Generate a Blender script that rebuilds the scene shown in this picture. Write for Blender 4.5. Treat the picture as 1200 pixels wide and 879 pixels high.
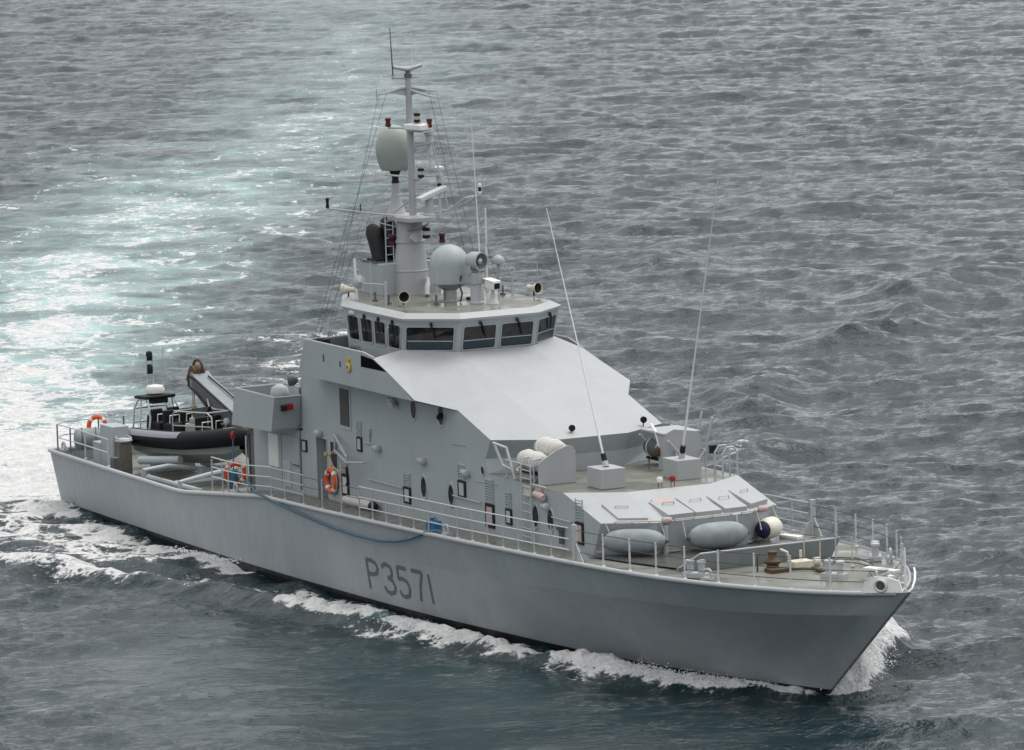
import bpy, math, random
import numpy as np
from mathutils import Vector, Matrix

random.seed(7)
for o in list(bpy.data.objects):
    bpy.data.objects.remove(o)
scene = bpy.context.scene
COL = scene.collection
R = math.radians

# ------------------------------------------------------------------ camera
cd = bpy.data.cameras.new('camera')
cam = bpy.data.objects.new('camera', cd)
COL.objects.link(cam)
c_pos = Vector((199.09285964, -83.36440146, 31.10734617))
c_r = Vector((0.44474292, 0.89512665, -0.03085488)).normalized()
c_f = Vector((-0.89027132, 0.438033, -0.12467586)).normalized()
c_u = c_r.cross(c_f)
M4 = Matrix((c_r, c_u, -c_f)).transposed().to_4x4()
M4.translation = c_pos
cam.matrix_world = M4
cd.sensor_width = 36.0
cd.lens = 6915.85 * 36.0 / 1200.0
cd.clip_start = 1.0
cd.clip_end = 30000.0
scene.camera = cam

# ------------------------------------------------------------------ sky, sun, exposure (overcast)
SUN_EL, SUN_AZ = 62.0, 100.0          # azimuth measured from +x (the bow) towards +y (port)
world = bpy.data.worlds.new('World')
scene.world = world
world.use_nodes = True
nt = world.node_tree
nt.nodes.clear()
wo = nt.nodes.new('ShaderNodeOutputWorld')
bg = nt.nodes.new('ShaderNodeBackground')
bg.inputs['Strength'].default_value = 0.10
sky = nt.nodes.new('ShaderNodeTexSky')
sky.sky_type = 'NISHITA'
sky.sun_disc = False
sky.sun_elevation = R(SUN_EL)
sky.sun_rotation = R(90.0 - SUN_AZ)
sky.dust_density = 4.0
sky.air_density = 1.0
hsv = nt.nodes.new('ShaderNodeHueSaturation')
hsv.inputs['Saturation'].default_value = 0.12
nt.links.new(sky.outputs[0], hsv.inputs['Color'])
tc = nt.nodes.new('ShaderNodeTexCoord')
sep = nt.nodes.new('ShaderNodeSeparateXYZ')
nt.links.new(tc.outputs['Generated'], sep.inputs[0])
ramp = nt.nodes.new('ShaderNodeValToRGB')
ramp.color_ramp.elements[0].position = 0.0
ramp.color_ramp.elements[0].color = (0.66, 0.685, 0.715, 1)
for p_, c_ in ((0.10, (0.59, 0.617, 0.65, 1)), (0.28, (0.44, 0.465, 0.50, 1)), (0.55, (0.68, 0.69, 0.70, 1))):
    e_ = ramp.color_ramp.elements.new(p_)
    e_.color = c_
ramp.color_ramp.elements[-1].position = 0.9
ramp.color_ramp.elements[-1].color = (1.06, 1.05, 1.03, 1)
nt.links.new(sep.outputs['Z'], ramp.inputs[0])
cl = nt.nodes.new('ShaderNodeTexNoise')            # broad cloud structure
cl.inputs['Scale'].default_value = 3.0
cl.inputs['Detail'].default_value = 4.0
nt.links.new(tc.outputs['Generated'], cl.inputs['Vector'])
clr = nt.nodes.new('ShaderNodeMapRange')
clr.inputs['From Min'].default_value = 0.3
clr.inputs['From Max'].default_value = 0.7
clr.inputs['To Min'].default_value = 9.0
clr.inputs['To Max'].default_value = 14.0
nt.links.new(cl.outputs['Fac'], clr.inputs['Value'])
mulc = nt.nodes.new('ShaderNodeVectorMath')
mulc.operation = 'SCALE'
nt.links.new(ramp.outputs[0], mulc.inputs[0])
nt.links.new(clr.outputs[0], mulc.inputs['Scale'])
mixw = nt.nodes.new('ShaderNodeMixRGB')
mixw.inputs['Fac'].default_value = 0.8
nt.links.new(hsv.outputs[0], mixw.inputs['Color1'])
nt.links.new(mulc.outputs[0], mixw.inputs['Color2'])
nt.links.new(mixw.outputs[0], bg.inputs['Color'])
nt.links.new(bg.outputs[0], wo.inputs['Surface'])

sd = bpy.data.lights.new('sun', 'SUN')
sd.energy = 1.2
sd.angle = R(30)
sd.color = (1.0, 0.98, 0.95)
sun = bpy.data.objects.new('sun', sd)
COL.objects.link(sun)
sdir = Vector((math.cos(R(SUN_EL)) * math.cos(R(SUN_AZ)), math.cos(R(SUN_EL)) * math.sin(R(SUN_AZ)), math.sin(R(SUN_EL))))
sun.rotation_euler = (-sdir).to_track_quat('-Z', 'Y').to_euler()
sun.location = (20, 40, 80)

vs = scene.view_settings
vs.view_transform = 'Standard'
vs.look = 'None'
vs.exposure = 0.44
vs.gamma = 1.0
vs.use_curve_mapping = False

# ------------------------------------------------------------------ materials
def N(nt, t, **kw):
    n = nt.nodes.new(t)
    for k, v in kw.items():
        n.inputs[k].default_value = v
    return n

def mat(name, col, rough=0.5, metal=0.0, var=0.0, scale=2.0, streak=0.0, bump=0.0, spec=0.4):
    m = bpy.data.materials.new(name)
    m.use_nodes = True
    t = m.node_tree
    b = t.nodes['Principled BSDF']
    b.inputs['Roughness'].default_value = rough
    b.inputs['Metallic'].default_value = metal
    b.inputs['Specular IOR Level'].default_value = spec
    b.inputs['Base Color'].default_value = (*col, 1)
    if var > 0 or streak > 0 or bump > 0:
        g = t.nodes.new('ShaderNodeNewGeometry')
        n1 = N(t, 'ShaderNodeTexNoise', Scale=scale, Detail=6.0, Roughness=0.6)
        t.links.new(g.outputs['Position'], n1.inputs['Vector'])
        mr = t.nodes.new('ShaderNodeMapRange')
        mr.inputs['From Min'].default_value = 0.25
        mr.inputs['From Max'].default_value = 0.75
        mr.inputs['To Min'].default_value = 1 - var
        mr.inputs['To Max'].default_value = 1 + var
        t.links.new(n1.outputs['Fac'], mr.inputs['Value'])
        last = mr.outputs[0]
        if streak > 0:
            mp = t.nodes.new('ShaderNodeMapping')
            mp.inputs['Scale'].default_value = (4.0, 4.0, 0.25)
            t.links.new(g.outputs['Position'], mp.inputs['Vector'])
            n2 = N(t, 'ShaderNodeTexNoise', Scale=1.0, Detail=5.0, Roughness=0.65)
            t.links.new(mp.outputs[0], n2.inputs['Vector'])
            m2 = t.nodes.new('ShaderNodeMapRange')
            m2.inputs['From Min'].default_value = 0.3
            m2.inputs['From Max'].default_value = 0.7
            m2.inputs['To Min'].default_value = 1 - streak
            m2.inputs['To Max'].default_value = 1 + streak
            t.links.new(n2.outputs['Fac'], m2.inputs['Value'])
            mm = t.nodes.new('ShaderNodeMath')
            mm.operation = 'MULTIPLY'
            t.links.new(last, mm.inputs[0])
            t.links.new(m2.outputs[0], mm.inputs[1])
            last = mm.outputs[0]
        sc = t.nodes.new('ShaderNodeVectorMath')
        sc.operation = 'SCALE'
        sc.inputs[0].default_value = col
        t.links.new(last, sc.inputs['Scale'])
        t.links.new(sc.outputs[0], b.inputs['Base Color'])
        # roughness follows the mottling a little
        r2 = t.nodes.new('ShaderNodeMapRange')
        r2.inputs['To Min'].default_value = max(0.05, rough - 0.15)
        r2.inputs['To Max'].default_value = min(1, rough + 0.15)
        t.links.new(n1.outputs['Fac'], r2.inputs['Value'])
        t.links.new(r2.outputs[0], b.inputs['Roughness'])
        if bump > 0:
            nb = N(t, 'ShaderNodeTexNoise', Scale=1.3, Detail=2.0)
            t.links.new(g.outputs['Position'], nb.inputs['Vector'])
            bp = t.nodes.new('ShaderNodeBump')
            bp.inputs['Strength'].default_value = bump
            bp.inputs['Distance'].default_value = 0.05
            t.links.new(nb.outputs['Fac'], bp.inputs['Height'])
            t.links.new(bp.outputs[0], b.inputs['Normal'])
    return m

GREY = mat('ship_grey_paint', (0.355, 0.392, 0.405), 0.5, var=0.05, scale=0.8, streak=0.035, bump=0.25)
LGREY = mat('light_grey_paint', (0.42, 0.44, 0.45), 0.5, var=0.05, scale=3.0)
PALE2 = mat('pale_rail_paint', (0.56, 0.57, 0.57), 0.5, var=0.08, scale=6)
PALE = mat('pale_grey_paint', (0.375, 0.388, 0.398), 0.5, var=0.055, scale=0.7, streak=0.03, bump=0.15)
DGREY = mat('dark_grey_paint', (0.10, 0.11, 0.115), 0.55, var=0.08, scale=3)
NUMB = mat('pennant_number_paint', (0.105, 0.125, 0.13), 0.55, var=0.06, scale=6)
WHITE = mat('white_paint', (0.75, 0.75, 0.73), 0.45, var=0.04, scale=4)
OFFW = mat('offwhite_canvas', (0.52, 0.50, 0.47), 0.8, var=0.09, scale=9)
BLACK = mat('black_rubber', (0.007, 0.007, 0.009), 0.55, var=0.2, scale=5, spec=.22)
BLK2 = mat('black_paint', (0.013, 0.0135, 0.015), 0.55, var=0.2, scale=5, spec=.25)
ORANGE = mat('lifebuoy_orange', (0.72, 0.085, 0.015), 0.5, var=0.12, scale=9)
RED = mat('red_lens', (0.30, 0.012, 0.01), 0.25)
DRED = mat('dark_red_lamp', (0.10, 0.012, 0.010), 0.35, var=.2, scale=9)
YELLOW = mat('yellow_paint', (0.62, 0.38, 0.03), 0.5, var=0.1, scale=9)
BLUE = mat('blue_plastic', (0.03, 0.15, 0.32), 0.5, var=0.12, scale=7)
NAVY = mat('navy_rubber', (0.012, 0.018, 0.055), 0.5, var=0.2, scale=9)
ROPE = mat('blue_hose', (0.06, 0.13, 0.19), 0.6, var=0.12, scale=9)
TAN = mat('tan_rope', (0.42, 0.31, 0.17), 0.85, var=0.2, scale=20)
RUST = mat('rusty_bronze', (0.085, 0.05, 0.026), 0.65, var=0.35, scale=12)
CREAM = mat('cream_paint', (0.62, 0.58, 0.48), 0.5, var=0.08, scale=8)
DOME = mat('radome_grey_green', (0.315, 0.35, 0.318), 0.5, var=0.06, scale=2.5, streak=0.03)
DOME2 = mat('radome_blue_grey', (0.35, 0.385, 0.39), 0.5, var=0.05, scale=2.5, streak=0.03)
FENDER = mat('grey_fender_rubber', (0.255, 0.285, 0.29), 0.65, var=0.2, scale=3, bump=1.0)
BOATGREY = mat('boat_hull_grey', (0.33, 0.36, 0.34), 0.45, var=0.06, scale=3)
TUBEGREY = mat('tube_wear_patch_grey', (0.25, 0.26, 0.30), 0.6, var=0.06, scale=4)
STEEL = mat('galvanised_steel', (0.45, 0.46, 0.46), 0.4, metal=0.4, var=0.1, scale=12)
WIRE = mat('dark_wire', (0.07, 0.075, 0.08), 0.6)
LINT = mat('pale_strip', (0.5, 0.45, 0.38), 0.7, var=0.3, scale=10)
PINK = mat('faded_red_notice', (0.46, 0.36, 0.345), 0.7, var=0.3, scale=25)
TEAL = mat('teal_pane_strip', (0.026, 0.046, 0.056), 0.4, var=0.2, scale=5)
LOUV = mat('brown_grey_louvre', (0.10, 0.10, 0.09), 0.7, var=0.1, scale=10)

def glass_mat():
    m = bpy.data.materials.new('dark_window_glass')
    m.use_nodes = True
    b = m.node_tree.nodes['Principled BSDF']
    g = m.node_tree.nodes.new('ShaderNodeNewGeometry'); n = N(m.node_tree, 'ShaderNodeTexNoise', Scale=3.5, Detail=3.0)
    m.node_tree.links.new(g.outputs['Position'], n.inputs['Vector'])
    cr = m.node_tree.nodes.new('ShaderNodeValToRGB'); cr.color_ramp.elements[0].position = .42; cr.color_ramp.elements[0].color = (.006, .008, .009, 1); cr.color_ramp.elements[1].position = .72; cr.color_ramp.elements[1].color = (.045, .036, .034, 1)
    m.node_tree.links.new(n.outputs['Fac'], cr.inputs[0]); m.node_tree.links.new(cr.outputs[0], b.inputs['Base Color'])
    b.inputs['Roughness'].default_value = 0.06
    b.inputs['Specular IOR Level'].default_value = 0.5
    return m
GLASS = glass_mat()
def lens_mat():
    m = bpy.data.materials.new('lamp_glass')
    m.use_nodes = True
    b = m.node_tree.nodes['Principled BSDF']
    b.inputs['Base Color'].default_value = (0.55, 0.53, 0.45, 1)
    b.inputs['Roughness'].default_value = 0.1
    b.inputs['Metallic'].default_value = 0.5
    return m
LENS = lens_mat()

def hull_mat():
    # grey topsides over a black boot top: the paint changes at a fixed height above the keel
    m = mat('hull_paint', (0.30, 0.332, 0.345), 0.48, var=0.08, scale=0.35, streak=0.05, bump=0.5)
    t = m.node_tree
    b = t.nodes['Principled BSDF']
    src = b.inputs['Base Color'].links[0].from_socket
    g = t.nodes.new('ShaderNodeNewGeometry')
    s = t.nodes.new('ShaderNodeSeparateXYZ')
    t.links.new(g.outputs['Position'], s.inputs[0])
    c = t.nodes.new('ShaderNodeMath')
    c.operation = 'LESS_THAN'
    c.inputs[1].default_value = 0.13
    t.links.new(s.outputs['Z'], c.inputs[0])
    # faint salt blotches
    n = N(t, 'ShaderNodeTexNoise', Scale=0.55, Detail=8.0, Roughness=0.65)
    t.links.new(g.outputs['Position'], n.inputs['Vector'])
    mr = t.nodes.new('ShaderNodeMapRange')
    mr.inputs['From Min'].default_value = 0.48
    mr.inputs['From Max'].default_value = 0.75
    mr.inputs['To Max'].default_value = 0.5
    t.links.new(n.outputs['Fac'], mr.inputs['Value'])
    wv = t.nodes.new('ShaderNodeTexWave'); wv.wave_type = 'BANDS'; wv.bands_direction = 'X'
    wv.inputs['Scale'].default_value = .52; wv.inputs['Distortion'].default_value = 1.2; wv.inputs['Detail'].default_value = 2.0; wv.inputs['Detail Scale'].default_value = .6
    t.links.new(g.outputs['Position'], wv.inputs['Vector'])
    bq = t.nodes.new('ShaderNodeBump'); bq.inputs['Strength'].default_value = .35; bq.inputs['Distance'].default_value = .02
    t.links.new(wv.outputs['Fac'], bq.inputs['Height'])
    old = b.inputs['Normal'].links[0].from_socket
    t.links.new(old, bq.inputs['Normal']); t.links.new(bq.outputs[0], b.inputs['Normal'])
    m1 = t.nodes.new('ShaderNodeMixRGB')
    m1.inputs['Color2'].default_value = (0.38, 0.40, 0.40, 1)
    t.links.new(mr.outputs[0], m1.inputs['Fac'])
    t.links.new(src, m1.inputs['Color1'])
    m2 = t.nodes.new('ShaderNodeMixRGB')
    m2.inputs['Color2'].default_value = (0.008, 0.009, 0.010, 1)
    t.links.new(c.outputs[0], m2.inputs['Fac'])
    t.links.new(m1.outputs[0], m2.inputs['Color1'])
    t.links.new(m2.outputs[0], b.inputs['Base Color'])
    return m
HULL = hull_mat()

def deck_mat():
    m = mat('deck_green_grey', (0.158, 0.164, 0.140), 0.5, var=0.14, scale=1.2, spec=0.4)
    t = m.node_tree
    b = t.nodes['Principled BSDF']
    g = t.nodes.new('ShaderNodeNewGeometry')
    n = N(t, 'ShaderNodeTexNoise', Scale=0.8, Detail=4.0)
    t.links.new(g.outputs['Position'], n.inputs['Vector'])
    mr = t.nodes.new('ShaderNodeMapRange')
    mr.inputs['From Min'].default_value = 0.42
    mr.inputs['From Max'].default_value = 0.62
    mr.inputs['To Min'].default_value = 0.18     # wet patches
    mr.inputs['To Max'].default_value = 0.65
    t.links.new(n.outputs['Fac'], mr.inputs['Value'])
    t.links.new(mr.outputs[0], b.inputs['Roughness'])
    return m
DECK = deck_mat()
DECK2 = mat('wet_dark_deck', (0.085, 0.088, 0.08), 0.25, var=0.2, scale=1.2)

# ------------------------------------------------------------------ mesh builder
WORLD = {}
class MB:
    def __init__(s):
        s.v, s.f, s.mi = [], [], []
    def add(s, vs, fs, mi=0):
        o = len(s.v)
        s.v += [tuple(p) for p in vs]
        s.f += [tuple(i + o for i in q) for q in fs]
        s.mi += [mi] * len(fs)
        return s
    def box(s, x0, x1, y0, y1, z0, z1, mi=0):
        v = [(x0, y0, z0), (x1, y0, z0), (x1, y1, z0), (x0, y1, z0), (x0, y0, z1), (x1, y0, z1), (x1, y1, z1), (x0, y1, z1)]
        return s.add(v, [(0, 3, 2, 1), (4, 5, 6, 7), (0, 1, 5, 4), (1, 2, 6, 5), (2, 3, 7, 6), (3, 0, 4, 7)], mi)
    def obox(s, c, size, rot=(0, 0, 0), mi=0):
        from mathutils import Euler
        e = Euler(rot).to_matrix()
        c = Vector(c)
        v = []
        for dz in (-.5, .5):
            for dx, dy in ((-.5, -.5), (.5, -.5), (.5, .5), (-.5, .5)):
                v.append(c + e @ Vector((dx * size[0], dy * size[1], dz * size[2])))
        return s.add(v, [(0, 3, 2, 1), (4, 5, 6, 7), (0, 1, 5, 4), (1, 2, 6, 5), (2, 3, 7, 6), (3, 0, 4, 7)], mi)
    def prism(s, poly, d, mi=0):
        """poly: 3D points (planar), d: extrusion vector"""
        n = len(poly)
        d = Vector(d)
        a = [Vector(p) for p in poly]
        v = a + [p + d for p in a]
        fs = [tuple(range(n))[::-1], tuple(range(n, 2 * n))]
        for i in range(n):
            j = (i + 1) % n
            fs.append((i, j, n + j, n + i))
        return s.add(v, fs, mi)
    def poly(s, pts, mi=0):
        return s.add(pts, [tuple(range(len(pts)))], mi)
    def tube(s, path, r, n=8, mi=0, cap=True, closed=False):
        P = [Vector(p) for p in path]
        m = len(P)
        rr = r if isinstance(r, (list, tuple)) else [r] * m
        vs_, fs = [], []
        prev = None
        for i in range(m):
            if closed:
                t = P[(i + 1) % m] - P[i - 1]
            elif i == 0:
                t = P[1] - P[0]
            elif i == m - 1:
                t = P[-1] - P[-2]
            else:
                t = (P[i + 1] - P[i]).normalized() + (P[i] - P[i - 1]).normalized()
            t.normalize()
            if prev is None:
                a = Vector((0, 0, 1)) if abs(t.z) < 0.9 else Vector((1, 0, 0))
                u = t.cross(a).normalized()
            else:
                u = (prev - t * prev.dot(t)).normalized()
            prev = u
            w = t.cross(u)
            for k in range(n):
                an = 2 * math.pi * k / n
                vs_.append(P[i] + rr[i] * (math.cos(an) * u + math.sin(an) * w))
        L = m if closed else m - 1
        for i in range(L):
            for k in range(n):
                a, b = i * n + k, i * n + (k + 1) % n
                c, d = ((i + 1) % m) * n + (k + 1) % n, ((i + 1) % m) * n + k
                fs.append((a, b, c, d))
        if cap and not closed:
            fs.append(tuple(range(n))[::-1])
            fs.append(tuple((m - 1) * n + k for k in range(n)))
        return s.add(vs_, fs, mi)
    def lathe(s, c, prof, n=16, axis=(0, 0, 1), mi=0, cap=True):
        """prof: (radius, distance along axis)"""
        ax = Vector(axis).normalized()
        a = Vector((1, 0, 0)) if abs(ax.x) < 0.8 else Vector((0, 1, 0))
        u = ax.cross(a).normalized()
        w = ax.cross(u)
        c = Vector(c)
        v, fs = [], []
        for r, h in prof:
            for k in range(n):
                an = 2 * math.pi * k / n
                v.append(c + ax * h + max(r, 1e-4) * (math.cos(an) * u + math.sin(an) * w))
        for i in range(len(prof) - 1):
            for k in range(n):
                fs.append((i * n + k, i * n + (k + 1) % n, (i + 1) * n + (k + 1) % n, (i + 1) * n + k))
        if cap:
            fs.append(tuple(range(n))[::-1])
            fs.append(tuple((len(prof) - 1) * n + k for k in range(n)))
        return s.add(v, fs, mi)
    def ring(s, c, Rr, r, axis, n=24, k=10, mi=0, a0=0.0, a1=2 * math.pi, sx=1.0):
        ax = Vector(axis).normalized()
        a = Vector((0, 0, 1)) if abs(ax.z) < 0.8 else Vector((1, 0, 0))
        u = ax.cross(a).normalized()
        w = ax.cross(u)
        full = abs(a1 - a0 - 2 * math.pi) < 1e-5
        m = n if full else n + 1
        P = [Vector(c) + Rr * (math.cos(a0 + (a1 - a0) * i / n) * u * sx + math.sin(a0 + (a1 - a0) * i / n) * w) for i in range(m)]
        return s.tube(P, r, k, mi, True, full)
    def build(s, name, mats, parent=None, origin=None, smooth=None, bevel=0.0):
        if not isinstance(mats, (list, tuple)):
            mats = [mats]
        V = [Vector(p) for p in s.v]
        if origin is None:
            lo = [min(p[i] for p in V) for i in range(3)]
            hi = [max(p[i] for p in V) for i in range(3)]
            origin = ((lo[0] + hi[0]) / 2, (lo[1] + hi[1]) / 2, lo[2])
        og = Vector(origin)
        me = bpy.data.meshes.new(name)
        me.from_pydata([tuple(p - og) for p in V], [], s.f)
        for m in mats:
            me.materials.append(m)
        if len(mats) > 1:
            me.polygons.foreach_set('material_index', s.mi)
        import bmesh
        bm = bmesh.new()
        bm.from_mesh(me)
        bmesh.ops.recalc_face_normals(bm, faces=bm.faces)
        if bevel > 0:
            es = [e for e in bm.edges if len(e.link_faces) == 2 and e.calc_face_angle(0) > 0.5]
            bmesh.ops.bevel(bm, geom=es, offset=bevel, segments=2, affect='EDGES', profile=0.5)
        if smooth is not None:
            for f in bm.faces:
                f.smooth = True
            for e in bm.edges:
                if len(e.link_faces) == 2 and e.calc_face_angle(0) > R(smooth):
                    e.smooth = False
        bm.to_mesh(me)
        bm.free()
        o = bpy.data.objects.new(name, me)
        COL.objects.link(o)
        pw = Vector((0, 0, 0))
        if parent is not None:
            o.parent = parent
            pw = WORLD[parent]
        o.location = og - pw
        WORLD[o] = og
        return o

def tag(o, label=None, cat=None, group=None, kind=None):
    if label: o['label'] = label
    if cat: o['category'] = cat
    if group: o['group'] = group
    if kind: o['kind'] = kind
    return o
def thing(name, loc, label, cat, group=None):
    o = bpy.data.objects.new(name, None)
    o.empty_display_size = 0.3
    COL.objects.link(o)
    o.location = loc
    WORLD[o] = Vector(loc)
    return tag(o, label, cat, group)
def copy_tree(o, parent=None):
    c = o.copy()
    COL.objects.link(c)
    c.parent = parent
    for ch in [x for x in bpy.data.objects if x.parent == o]:
        copy_tree(ch, c)
    return c

def pchip(xs, ys):
    xs, ys = np.array(xs, float), np.array(ys, float)
    h = np.diff(xs); d = np.diff(ys) / h
    m = np.zeros_like(ys)
    m[0], m[-1] = d[0], d[-1]
    for i in range(1, len(xs) - 1):
        if d[i - 1] * d[i] > 0:
            w1, w2 = 2 * h[i] + h[i - 1], h[i] + 2 * h[i - 1]
            m[i] = (w1 + w2) / (w1 / d[i - 1] + w2 / d[i])
    def f(x):
        i = int(np.clip(np.searchsorted(xs, x) - 1, 0, len(xs) - 2))
        t = (x - xs[i]) / h[i]
        t2, t3 = t * t, t * t * t
        return float((2*t3-3*t2+1)*ys[i] + (t3-2*t2+t)*h[i]*m[i] + (-2*t3+3*t2)*ys[i+1] + (t3-t2)*h[i]*m[i+1])
    return f

# ------------------------------------------------------------------ THE SHIP
ship = thing('patrol_ship', (27.5, 0, 0), 'grey naval patrol ship with pennant number P3571 on its hull', 'ship')
sheer = lambda x: float(np.interp(x, [0, 12.2, 12.9, 18.9, 19.6, 24, 34.6, 42.4, 48, 52, 53.7, 54.9], [2.05, 2.0, 2.03, 2.6, 2.66, 2.74, 3.03, 3.28, 3.41, 3.43, 3.47, 3.62]))
wdeck = pchip([0, 5, 12, 30, 38, 42.4, 46, 48, 49.5, 50.75, 52, 53.0, 53.7, 54.9], [4.3, 4.4, 4.46, 4.46, 4.4, 4.28, 3.95, 3.55, 3.0, 2.38, 1.65, 0.95, 0.42, 0.07])
kz = pchip([0, 12, 20, 30, 34, 38, 45.7, 50.1, 53.8], [1.1, 1.1, 1.45, 1.72, 1.88, 2.08, 2.46, 2.58, 2.8])
w0 = pchip([0, 6, 12, 18, 24.7, 31, 36, 38.4, 43.7, 47.8, 50.08], [3.9, 4.05, 4.22, 4.3, 4.15, 3.85, 3.32, 3.05, 2.15, 0.9, 0.06])
wk_f = pchip([34, 36, 38, 40, 42, 45.7, 48.5, 50.1, 51.5, 52.6, 53.2, 53.8], [4.11, 4.07, 4.04, 3.98, 3.88, 3.5, 2.76, 2.1, 1.38, 0.76, 0.36, 0.06])
def wk(x):
    if x > 34: return wk_f(x)
    t = kz(x) / sheer(x)
    lin = w0(x) * (1 - t) + wdeck(x) * t
    if x > 29:
        return lin * (34 - x) / 5 + wk_f(34) * (x - 29) / 5
    return lin
def hull_y(x, z):
    """half breadth at (x, z) between waterline and deck"""
    if z >= kz(x):
        t = (z - kz(x)) / (sheer(x) - kz(x)); return wk(min(x, 53.8)) * (1 - t) + wdeck(x) * t
    t = z / kz(x)
    return w0(min(x, 50.08)) * (1 - t) + wk(min(x, 53.8)) * t
def row_pts(row, n=120):
    us = [i / n for i in range(n + 1)]
    us = sorted(set(us + [12.2 / 54.9, 12.9 / 54.9, 18.9 / 54.9, 19.6 / 54.9] + [.972, .977, .981, .985, .989, .994]))
    out = []
    for u in us:
        if row == 0: x = u * 48.6; out.append((x, max(0.03, w0(min(50.08, x * 50.08 / 48.6)) * 0.86), -1.3))
        if row == 1: x = u * 50.08; out.append((x, w0(x), 0.0))
        if row == 2: x = u * 53.8; out.append((x, wk(x), kz(x)))
        if row == 3: x = u * 54.9; out.append((x, wdeck(x), sheer(x)))
    return out
hm = MB()
rows = [row_pts(k) for k in range(4)]
nrow = len(rows[0])
def strip(a, b, sub, conc=0.0):
    for sgn in (-1, 1):
        vs_, fs = [], []
        for j in range(sub + 1):
            t = j / sub
            for p, q in zip(a, b):
                x, y, z = (p[i] * (1 - t) + q[i] * t for i in range(3))
                k = conc * 4 * t * (1 - t) * max(0, min(1, (x - 36) / 10))
                vs_.append((x, sgn * max(0.04, y - k * min(1, y)), z))
        for j in range(sub):
            for i in range(nrow - 1):
                fs.append((j * nrow + i, j * nrow + i + 1, (j + 1) * nrow + i + 1, (j + 1) * nrow + i))
        hm.add(vs_, fs)
strip(rows[0], rows[1], 2)
strip(rows[1], rows[2], 5, 0.12)
strip(rows[2], rows[3], 2)
# transom, stem closing strips
tp = [rows[k][0] for k in range(4)]
hm.poly([(p[0], -p[1], p[2]) for p in tp] + [(p[0], p[1], p[2]) for p in reversed(tp)])
st = [rows[k][-1] for k in range(4)]
for a, b in zip(st[:-1], st[1:]):
    hm.poly([(a[0], -a[1], a[2]), (a[0], a[1], a[2]), (b[0], b[1], b[2]), (b[0], -b[1], b[2])])
hull = hm.build('hull', HULL, ship, smooth=28)
dm = MB()
d3 = rows[3]
cols = [-1, -.5, 0, .5, 1]
vs_, fs = [], []
for p in d3:
    for c in cols:
        vs_.append((p[0], c * (p[1] - 0.01 - .14 * float(np.clip((14 - p[0]) / .6, 0, 1))), p[2] - 0.05 + 0.06 * (1 - c * c) - 0.45 * float(np.clip((13.4 - p[0]) / .5, 0, 1))))
for i in range(len(d3) - 1):
    for j in range(4):
        fs.append((i * 5 + j, (i + 1) * 5 + j, (i + 1) * 5 + j + 1, i * 5 + j + 1))
dm.add(vs_, fs)
main_deck = dm.build('main_deck', DECK, ship, smooth=20)
for sgn in (-1, 1):
    g = MB()
    g.tube([(p[0], sgn * (p[1] + 0.02), p[2] - (0.01 if sgn < 0 else .05)) for p in d3[:-2]], 0.075 if sgn < 0 else .05, 8)
    g.build('gunwale', LGREY if sgn < 0 else GREY, ship, smooth=50)
g = MB(); g.tube([(0, y, sheer(0)) for y in np.linspace(-4.3, 4.3, 9)], 0.075, 8); g.build('gunwale', LGREY, ship, smooth=50)

from mathutils.bvhtree import BVHTree
hull_bvh = BVHTree.FromPolygons([Vector(p) for p in hm.v], hm.f)
def hull_hit(x, z, sgn=-1):
    h = hull_bvh.ray_cast(Vector((x, sgn * 8.0, z)), Vector((0, -sgn, 0)))
    return h[0].y if h[0] is not None else sgn * hull_y(x, z)
# pennant number, painted on the plating
GL = {
 'P': [[(0, 0), (0, 1)], [(0, 1), (.35, 1), (.58, .93), (.68, .77), (.58, .6), (.35, .53), (0, .52)]],
 '3': [[(0.02, .84), (.12, .95), (.32, 1), (.55, .93), (.62, .77), (.55, .6), (.3, .53)], [(.3, .53), (.58, .46), (.68, .27), (.58, .08), (.32, 0), (.1, .06), (0, .2)]],
 '5': [[(.6, 1), (.08, 1)], [(.08, 1), (.04, .58)], [(.04, .58), (.3, .63), (.55, .56), (.66, .34), (.56, .1), (.3, 0), (.1, .05), (0, .18)]],
 '7': [[(0, 1), (.66, 1)], [(.66, 1), (.42, .5), (.3, 0)]],
 '1': [[(.1, 0), (.1, 1)]],
}
def number_mesh(text, xs, z0s, h, wid, sw, sgn):
    m = MB()
    for ch, x0, z0 in zip(text, xs, z0s):
        for line in GL[ch]:
            P = []
            for a, b in zip(line[:-1], line[1:]):
                for t in np.linspace(0, 1, 7)[:-1]:
                    P.append((a[0] + (b[0] - a[0]) * t, a[1] + (b[1] - a[1]) * t))
            P.append(line[-1])
            P = [(p[0] * wid, p[1] * h) for p in P]
            L_, R_ = [], []
            for i, p in enumerate(P):
                q0, q1 = P[max(0, i - 1)], P[min(len(P) - 1, i + 1)]
                tx, tz = q1[0] - q0[0], q1[1] - q0[1]
                l = math.hypot(tx, tz); nx, nz = -tz / l * sw / 2, tx / l * sw / 2
                for dst, sg in ((L_, 1), (R_, -1)):
                    x = x0 + sgn * 0 + (p[0] + nx * sg); z = z0 + p[1] + nz * sg
                    dst.append((x, hull_hit(x, z, sgn) + sgn * 0.012, z))
            n = len(P)
            m.add(L_ + R_, [(i, i + 1, n + i + 1, n + i) for i in range(n - 1)])
    return m
number_mesh('P3571', [27.22, 28.28, 29.32, 30.36, 31.42], [0.50, .51, .52, .53, .54], 0.98, 1.12, 0.14, -1).build('pennant_number', NUMB, hull)

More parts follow.
